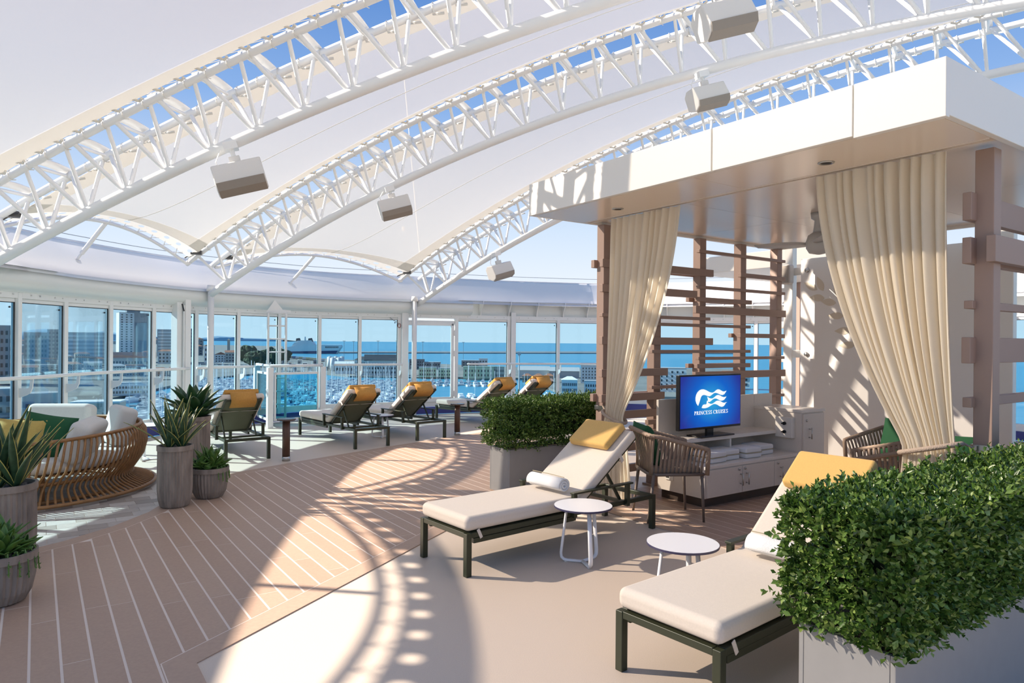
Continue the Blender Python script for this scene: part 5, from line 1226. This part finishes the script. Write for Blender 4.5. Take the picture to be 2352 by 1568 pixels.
def ext_building(x0, x1, ytop, ybase, wall, roof, label, rows=0, cols=0, roofkind='flat', name='town_building', zb=QUAY, depth=0.6, yaw=0.0, group=None, winm=None, rh=0.25, ww=0.5):
    P = gnd((x0 + x1) / 2, ybase, zb); Y = P.y; W = (x1 - x0) * Y / FPX; Hh = at((x0 + x1) / 2, ytop, Y).z - zb
    face = -math.atan2(P.x, P.y) + yaw
    r = thing(name, label, 'building', (P.x, P.y, zb), face, group); D_ = W * depth
    MB().box((0, D_ / 2, Hh / 2), (W, D_, Hh)).build('walls', wall, r)
    if roofkind == 'flat':
        MB().box((0, D_ / 2, Hh + 0.15), (W * 1.01, D_ * 1.01, 0.5)).build('roof', roof, r)
    elif roofkind == 'hip':
        e = 0.04 * W; m = MB(); h = rh * min(W, D_)
        m.add([(-W / 2 - e, -e, Hh), (W / 2 + e, -e, Hh), (W / 2 + e, D_ + e, Hh), (-W / 2 - e, D_ + e, Hh), (-W / 2 + min(W, D_) / 2, D_ / 2, Hh + h), (W / 2 - min(W, D_) / 2, D_ / 2, Hh + h)], [(0, 1, 5, 4), (1, 2, 5), (2, 3, 4, 5), (3, 0, 4), (3, 2, 1, 0)]); m.build('roof', roof, r)
    elif roofkind == 'gable':
        m = MB(); h = rh * W; m.add([(-W / 2, -.3, Hh), (W / 2, -.3, Hh), (W / 2, D_, Hh), (-W / 2, D_, Hh), (0, -.3, Hh + h), (0, D_, Hh + h)], [(0, 1, 4), (1, 2, 5, 4), (2, 3, 5), (3, 0, 4, 5)]); m.build('roof', roof, r)
    elif roofkind == 'long':
        m = MB(); h = rh * D_; m.add([(-W / 2 - .4, -.6, Hh), (W / 2 + .4, -.6, Hh), (W / 2 + .4, D_ + .6, Hh), (-W / 2 - .4, D_ + .6, Hh), (-W / 2 - .4, D_ / 2, Hh + h), (W / 2 + .4, D_ / 2, Hh + h)], [(0, 1, 5, 4), (1, 2, 5), (2, 3, 4, 5), (3, 0, 4)]); m.build('roof', roof, r)
    if rows and cols:
        m = MB(); sh = Hh / (rows + .6)
        for i in range(rows):
            for j in range(cols):
                m.box(((j + .5) / cols * W * .94 - W * .47, -0.05, (i + .75) * sh), (W * .94 / cols * ww, 0.3, sh * .5))
        tag(m.build('windows', winm or WIN, r), kind='stuff')
    return r, W, D_, Hh
ORD = ['first', 'second', 'third', 'fourth', 'fifth', 'sixth', 'seventh', 'eighth', 'ninth', 'tenth', 'eleventh', 'twelfth', 'thirteenth', 'fourteenth', 'fifteenth', 'sixteenth', 'seventeenth', 'eighteenth']
# filler blocks of the old town, back to front
rt = random.Random(3)
TG = 'closely packed town buildings beyond the left windows'
for Y_, zb, lo, hi, n_ in ((1500, -12, 772, 790, 16), (1050, -16, 772, 800, 16), (800, -19, 786, 812, 14), (620, -22, 804, 830, 13), (470, -25, 826, 852, 10)):
    for k in range(n_):
        stp = (530 if Y_ > 700 else 500) / n_; x = -60 + stp * k + rt.uniform(0, stp * .12); wpx = stp * rt.uniform(.68, .84)
        if Y_ in (800, 1050) and 255 < x + wpx and x < 365: continue
        yb = 776 + (EYE - zb) * FPX / Y_; wi = rt.randrange(len(CITYM)); rk_ = rt.choice(['flat', 'hip', 'hip', 'long']); rm_ = rt.choice([ROOFM, ROOFM, GREYR])
        pane = 'first' if x < 40 else 'second' if x < 150 else 'third' if x < 255 else 'fourth' if x < 355 else 'fifth' if x < 400 else 'sixth'
        dist = {1500: 'farthest', 1050: 'far', 800: 'middle', 620: 'nearer', 470: 'nearest'}[Y_]
        lab = '%s %s town house, %s roof, %s rank, %s window from the left' % (['beige', 'grey', 'pale', 'dark', 'tan', 'slate grey'][wi], ['low', 'broad', 'plain'][k % 3], ('red ' if rm_ is ROOFM else 'grey ') + {'flat': 'flat', 'hip': 'hipped', 'long': 'pitched'}[rk_], dist, pane)
        ext_building(x, x + wpx, rt.uniform(lo, hi), yb, CITYM[wi], rm_, lab, rt.randint(3, 5), rt.randint(4, 7), rk_, zb=zb, yaw=rt.uniform(-.12, .12), group=TG, depth=.5)
for k in range(15):
    x = 648 + 12 * k; y = 834 + (k % 3) * 7 + (4 if k > 8 else 0)
    ext_building(x, x + 9, y - rt.uniform(4, 8), y + 3, CITYM[rt.randrange(len(CITYM))], rt.choice([DARKR, GREYR, ROOFM]), '%s small dockside shed from the left between the ladder and the slate-roofed hall' % ORD[k], 1, 4, rt.choice(['flat', 'long']), depth=.7, group='small dockside sheds')
def byY(Y_, zb): return 776 + (EYE - zb) * FPX / Y_
ext_building(-40, 36, 748, byY(420, -24), CITYM[3], GREYR, 'dark block filling the leftmost window', 6, 8, zb=-24)
ext_building(60, 112, 764, byY(700, -20), CITYM[3], ROOFM, 'dark hilltop block in the second window', 5, 8, 'flat', zb=-20)
ext_building(112, 150, 757, byY(680, -20), CITYM[1], GREYR, 'tall grey block at the right of the second window', 7, 5, zb=-20)
ext_building(160, 252, 764, byY(720, -20), CITYM[1], GREYR, 'long apartment block with balcony bands in the third window', 6, 1, zb=-20, winm=PALE, ww=.97)
tw, W_, D_, H_ = ext_building(275, 306, 718, byY(800, -19), PALE, GREYR, 'white tower block with its shaded side coloured grey, rising over the town', 17, 3, zb=-19, depth=.8, yaw=.25, name='tower_block', ww=.38)
MB().box((W_ * 1.12, D_ * .5, H_ * .5), (W_ * 1.25, D_ * .9, H_ * 1.0)).build('shaded_side', CITYM[5], tw); MB().box((W_ * .5, D_ * .5, H_ + 1.5), (W_ * .9, D_ * .5, 4)).build('plant_room', CITYM[5], tw)  # dark grey of the side box stands for the tower's shaded facade
ext_building(363, 400, 757, byY(760, -19), CITYM[1], GREYR, 'apartment block with white balcony bands right of the tower', 8, 1, zb=-19, winm=PALE, ww=.95)
ext_building(402, 452, 755, byY(740, -19), CITYM[5], GREYR, 'dark grey apartment block behind the boxed column', 8, 1, zb=-19, winm=CITYM[1], ww=.95)
ext_building(262, 352, 822, byY(520, -24), CITYM[0], ROOFM, 'long low building with a terracotta roof under the tower', 2, 14, 'long', zb=-24, depth=.3, rh=.5)
ext_building(262, 352, 880, 908, PALE, GREYR, 'long white waterfront building with a row of windows', 2, 14, zb=QUAY, depth=.3)
ext_building(60, 148, 905, 960, CITYM[1], GREYR, 'near flat-roofed warehouse in the second window', 1, 6, zb=QUAY, depth=.7, yaw=.2)
ext_building(168, 268, 925, 985, CITYM[4], PALE, 'near warehouse with a pale flat roof in the third window', 1, 5, zb=QUAY, depth=.6, yaw=-.25)
ext_building(-40, 40, 895, 960, CITYM[3], GREYR, 'dark warehouse at the foot of the leftmost window', 2, 5, zb=QUAY, depth=.7)
for x0, x1, yt, lab in ((470, 492, 786, 'white gabled house at the edge of the headland'), (494, 520, 806, 'pale house with gable front on the headland'), (518, 545, 801, 'long terracotta-roofed building on the headland')):
    ext_building(x0, x1, yt + 8, 833, PALE if x0 < 515 else CITYM[0], ROOFM, lab, 3, 4, 'gable' if x0 < 515 else 'long', zb=QUAY + 4, depth=.8, rh=.22)
ext_building(522, 528, 780, 822, CITYM[4], CITYM[4], 'slim bell tower on the headland', 0, 0, 'hip', zb=QUAY + 4, depth=1, name='bell_tower', rh=.5)
def blob(name, px, ybase, zb, w_, h_, label, seed, m=TREE):
    P = gnd(px, ybase, zb); bm = bmesh.new(); bmesh.ops.create_icosphere(bm, subdivisions=3, radius=1.0)
    for v in bm.verts:
        f = 1 + .35 * noise.noise(v.co * 2.3 + Vector((seed, 0, 0))) + .2 * noise.noise(v.co * 6 + Vector((0, seed, 0))); v.co *= f; v.co.x *= w_; v.co.y *= w_ * .7; v.co.z = (v.co.z + .8) * h_ * .55
    me = bpy.data.meshes.new(name); bm.to_mesh(me); bm.free(); me.materials.append(m)
    return tag(obj(name, me, None, (P.x, P.y, zb)), label, 'tree', 'trees on the headland')
for k in range(20):
    x = 552 + 5.4 * k + rt.uniform(-3, 3); blob('headland_tree', x if x < 655 else 480 + 3 * k, rt.choice([822, 826, 832, 838]), QUAY + 2, rt.uniform(5, 11), rt.uniform(10, 20), '%s dark green headland tree seen behind the ladder' % (['low', 'tall', 'broad', 'round', 'ragged'][k % 5] + ' ' + ['left-hand', 'left-of-centre', 'right-of-centre', 'right-hand'][k // 5]), k * 3.1)
# hills far beyond the water
def hill(pts, Y_, label):
    m = MB(); n = len(pts); base = [at(x, 800, Y_) for x, y in pts]; top_ = [at(x, y, Y_) for x, y in pts]; back = [t + Vector((0, 900, -60)) for t in top_]
    m.add([tuple((b.x, b.y, SEA_Z)) for b in base] + [tuple(t) for t in top_] + [tuple((b.x, b.y, SEA_Z)) for b in back], [(i, i + 1, n + i + 1, n + i) for i in range(n - 1)] + [(n + i, n + i + 1, 2 * n + i + 1, 2 * n + i) for i in range(n - 1)])
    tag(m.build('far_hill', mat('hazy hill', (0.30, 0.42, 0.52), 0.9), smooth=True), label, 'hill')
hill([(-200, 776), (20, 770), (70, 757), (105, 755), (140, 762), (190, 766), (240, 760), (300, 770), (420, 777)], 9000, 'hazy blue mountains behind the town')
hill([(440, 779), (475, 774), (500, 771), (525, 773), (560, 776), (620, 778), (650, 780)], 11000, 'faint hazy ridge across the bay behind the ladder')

# ferry moored at the mole
FY = 1470.0
fo = at(718, 812, FY); fer = thing('ferry', 'large white car ferry with two dark funnels moored across the harbour', 'ship', (fo.x, fo.y, SEA_Z))
def fpart(name, pts, m, dep=18, off=0.0):
    P = [at(x, y, FY) for x, y in pts]; mb = MB(); n = len(P)
    V = [Vector((p.x - fo.x, off, p.z - SEA_Z)) for p in P] + [Vector((p.x - fo.x, dep, p.z - SEA_Z)) for p in P]
    mb.add(V, [tuple(range(n)), tuple(range(2 * n - 1, n - 1, -1))] + [(i, n + i, n + (i + 1) % n, (i + 1) % n) for i in range(n)]); return mb.build(name, m, fer)
fpart('hull', [(653, 812), (653, 798), (700, 790), (722, 791), (781, 792), (783, 796), (772, 812)], PALE)
fpart('boot_stripe', [(655, 812.5), (656, 807), (776, 805), (771, 812.5)], mat('ferry blue', (0.05, 0.08, 0.16), 0.6), 18.4, -0.4)
fpart('superstructure', [(668, 797), (676, 786), (717, 785), (721, 792)], PALE, 16, 1); fpart('bridge', [(678, 786), (682, 782), (714, 781), (717, 786)], PALE, 14, 2)
for x in (678, 706): fpart('funnel', [(x, 784), (x + 1, 777), (x + 8, 776), (x + 11, 784)], DARKR, 9, 4)
fpart('mast', [(699, 782), (699.5, 773), (700.5, 773), (701, 782)], PALE, 1, 6)
wm = MB()
for k in range(12):
    p = at(748 + 2.6 * k, 797, FY); wm.box((p.x - fo.x, -0.3, p.z - SEA_Z), (1.4, .4, 3))
tag(wm.build('windows', WIN, fer), kind='stuff')
for k in range(11):
    c = rt.choice([PALE, PALE, YELR, mat('truck blue', (0.12, 0.2, 0.35), 0.6)])
    p = gnd(660 + 8 * k, 822 + 0.8 * k, QUAY); rk = thing('truck_trailer', '%s truck trailer from the left in the row parked before the ferry' % ORD[k], 'trailer', (p.x, p.y, QUAY), 0, 'truck trailers on the mole')
    MB().box((0, 0, 2.4), (6.0, 2.6, 3.0)).build('box', c, rk); MB().box((0, 0, .45), (5.4, 2.2, .9)).build('chassis', DARKR, rk)
# waterfront buildings
def wb(*a, **k): return ext_building(*a, **k)
wb(815, 852, 826, 862, CITYM[2], DARKR, 'left wing of the waterfront hall with slate roof', 3, 6, 'hip', depth=.8, rh=.25)
wb(838, 918, 828, 862, CITYM[2], DARKR, 'long waterfront hall with a slate roof beyond the loungers', 3, 12, 'long', depth=.35, rh=.5)
wb(770, 812, 836, 858, PALE, PALE, 'pale storage shed left of the slate-roofed hall', 1, 6, 'long', depth=.5, rh=.3)
for k in range(5): 
    p = gnd(757 + 7 * k, 848 + (k % 2) * 4, QUAY); s_ = thing('silo', 'white silo in the cluster left of the slate-roofed hall', 'silo', (p.x, p.y, QUAY), 0, 'white silos on the quay')
    MB().cyl((0, 0, 0), (0, 0, 12), 2.4, 12).build('tank', PALE, s_, smooth=True); MB().cyl((0, 0, 12), (0, 0, 13), 2.4, 12, .6).build('cap', GREYR, s_)
wb(940, 975, 826, 848, CITYM[5], DARKR, 'dark waterfront building in the glass door', 3, 6, depth=.8)
wb(972, 1012, 832, 848, CITYM[3], GREYR, 'dark low building behind the yellow one in the door', 2, 6, depth=.6)
wb(1060, 1100, 828, 842, CITYM[3], GREYR, 'dark flat building on the shore right of the door', 2, 5, depth=.6); wb(1100, 1120, 824, 842, PALE, GREYR, 'small white block on the shore right of the door', 2, 3, depth=.8)
wb(962, 1002, 844, 866, YELR, GREYR, 'yellow waterfront building seen in the glass door', 2, 7, depth=.5); wb(1006, 1042, 846, 866, YELR, GREYR, 'right part of the yellow waterfront building in the door', 2, 6, depth=.5)
wb(1064, 1134, 843, 869, YELR, mat('green roof', (0.24, 0.30, 0.22), 0.8), 'yellow waterfront building with a green roof right of the door', 2, 9, 'flat', depth=.5, ww=.35); wb(1134, 1158, 843, 869, CITYM[4], MATS['green roof'], 'shaded wing of the green-roofed yellow building', 2, 5, depth=.8)  # the wing's shade is put into its darker tan wall colour
wb(1190, 1262, 850, 866, CITYM[2], GREYR, 'long grey shed behind the terracotta houses', 0, 0, 'long', depth=.5, rh=.25); wb(1262, 1330, 852, 868, CITYM[1], GREYR, 'second long grey shed toward the white block', 0, 0, 'long', depth=.5, rh=.25)
for x0, x1, l in ((1200, 1222, 'terracotta-roofed house nearest the wall post'), (1226, 1248, 'middle terracotta-roofed house on the quay'), (1250, 1272, 'right terracotta-roofed house on the quay')): wb(x0, x1, 863, 878, mat('ochre render', (0.48, 0.30, 0.20), 0.8), ROOFM, l, 1, 4, 'hip', depth=.8, rh=.3)
wb(1334, 1400, 840, 880, PALE, GREYR, 'tall white block with rows of small windows left of the cabana post', 5, 9, depth=.6, ww=.35)
wb(1290, 1326, 872, 905, PALE, PALE, 'white pavilion with gable roofs on the near quay', 2, 8, 'hip', depth=.7, rh=.3); wb(1342, 1400, 876, 905, PALE, GREYR, 'white two-storey building on the near quay', 2, 10, depth=.5)
wb(1500, 1575, 846, 900, PALE, GREYR, 'pale building glimpsed between the slats beside the left curtain', 5, 6, depth=.6, ww=.3)
wb(1640, 1720, 862, 890, CITYM[2], ROOFM, 'low building glimpsed between the slats behind the television', 2, 6, 'hip', depth=.5)
mk = 0
for x, y0 in ((790, 783), (812, 784), (868, 783), (911, 783), (971, 785), (1064, 786)):
    p = gnd(x, 836, QUAY); t_ = at(x, y0, p.y); lm_ = thing('light_mast', '%s thin floodlight mast from the left on the far quay' % ORD[mk], 'mast', (p.x, p.y, QUAY), 0, 'floodlight masts on the quay'); mk += 1
    MB().cyl((0, 0, 0), (0, 0, t_.z - QUAY), .22, 6).build('pole', CITYM[5], lm_); MB().box((0, 0, t_.z - QUAY), (3.2, .6, .5)).build('lamp_bar', CITYM[5], lm_)
p = gnd(1192, 905, QUAY); cr_ = thing('harbour_mast', 'tall lattice harbour mast standing before the sea beside the wall post', 'mast', (p.x, p.y, QUAY))
MB().cyl((0, 0, 0), (0, 0, at(1192, 812, p.y).z - QUAY), .5, 8, .3).build('pole', CITYM[1], cr_); MB().box((0, 0, at(1192, 812, p.y).z - QUAY), (1.8, .5, 1.6)).build('head', CITYM[1], cr_)

# marina: boats moored along pontoons
BW = mat('boat white', (0.78, 0.78, 0.78), 0.4); BB = mat('boat navy', (0.05, 0.08, 0.18), 0.4); BM = mat('boat cover', (0.30, 0.36, 0.42), 0.7); MAST = mat('boat mast', (0.75, 0.75, 0.74), 0.5)
def boat_mesh(L, sail, hullm):
    w_ = L * .30; m = MB(); h = L * .13
    o = [(-L / 2, -w_ * .4), (L * .1, -w_ / 2), (L * .38, -w_ * .28), (L / 2, 0), (L * .38, w_ * .28), (L * .1, w_ / 2), (-L / 2, w_ * .4)]
    m.prism(o, 0, h); m.cur = 1; m.box((-L * .03, 0, h + L * .045), (L * .42, w_ * .6, L * .09)); m.box((-L * .33, 0, h + .03), (L * .25, w_ * .55, L * .05))
    m.cur = 2
    if sail: m.cyl((L * .06, 0, h), (L * .06, 0, h + L * 1.25), L * .0105, 5); m.box((-L * .12, 0, h + L * .16), (L * .36, L * .035, L * .035))
    return m.mesh('boat', [hullm, BW if hullm is BB else BM if sail else BW, MAST])
BOATS = [boat_mesh(10, True, BW), boat_mesh(11, True, BW), boat_mesh(9, True, BB), boat_mesh(8.5, False, BW), boat_mesh(12, False, BW), boat_mesh(9.5, True, BW)]
KIND = ['white sailing yacht', 'long white sailing yacht', 'navy-hulled sailing yacht', 'small white motor boat', 'large white motor cruiser', 'slim white sailing yacht']
rowsb = []; D_ = 222.0; kr = 0
while D_ < 500:
    y = 783 + 30.0 * FPX / D_; xa_, xb_ = (300 if y > 915 else 430, 952)
    if y < 905: xa_ = 440
    if y < 888: xb_ = 1160
    rowsb.append((D_, xa_, xb_)); D_ += 26
rowsb.append((352.0, 1050, 1290))
allb = []
for ri, (D_, xa_, xb_) in enumerate(rowsb):
    pa, pb_ = Vector(((xa_ - CX) * D_ / FPX, D_, SEA_Z)), Vector(((xb_ - CX) * D_ / FPX, D_ + (6 if xa_ < 1000 else 12), SEA_Z)); L_ = (pb_ - pa).length; d = (pb_ - pa).normalized(); c = (pa + pb_) / 2
    po = MB().box((0, 0, .35), (L_, 1.8, .7)).build('pontoon', GREYR, loc=(c.x, c.y, SEA_Z), rot=(0, 0, math.atan2(d.y, d.x)))
    tag(po, 'long floating pontoon of the marina, %s row out from the ship' % ORD[ri] if xa_ < 1000 else 'short floating pontoon right of the glass door', 'pontoon', 'pontoons of the marina')
    s_ = 3.0
    while s_ < L_ - 3:
        for side in (-1, 1):
            if rt.random() < .14: continue
            q = pa + d * (s_ + rt.uniform(-.2, .2)) + Vector((-d.y, d.x, 0)) * side * rt.uniform(6.3, 6.9)
            allb.append((q.y, q.x, q.y, math.atan2(d.y, d.x) + side * math.pi / 2 + rt.uniform(-.05, .05), rt.randrange(6), ri if xa_ < 1000 else -1))
        s_ += 5.2
allb.sort(); nb_ = 0; rest = []
for (_, x, y, a, k, ri) in allb:
    if nb_ < 300:
        b = obj('moored_boat', BOATS[k], None, (x, y, SEA_Z - .15), (0, 0, a)); nb_ += 1
        tag(b, '%s moored %s' % (KIND[k], ('at the %s pontoon row out from the ship' % ORD[ri]) if ri >= 0 else 'at the short pontoon right of the glass door'), 'boat', 'boats of the crowded marina')
    else: rest.append((x, y, a, k))
m = MB()
for (x, y, a, k) in rest:
    ca_, sa_ = math.cos(a), math.sin(a); bm_ = BOATS[k]; o_ = len(m.v)
    m.v += [(x + v.co.x * ca_ - v.co.y * sa_, y + v.co.x * sa_ + v.co.y * ca_, SEA_Z - .15 + v.co.z) for v in bm_.vertices]
    for p_ in bm_.polygons: m.f.append(tuple(v + o_ for v in p_.vertices)); m.mi.append(p_.material_index)
if rest: tag(m.build('moored_boats', [BW, BM, MAST]), 'far mass of moored white boats at the back of the marina', 'boat', kind='stuff')
print('rest', len(rest))
print('boats', nb_)
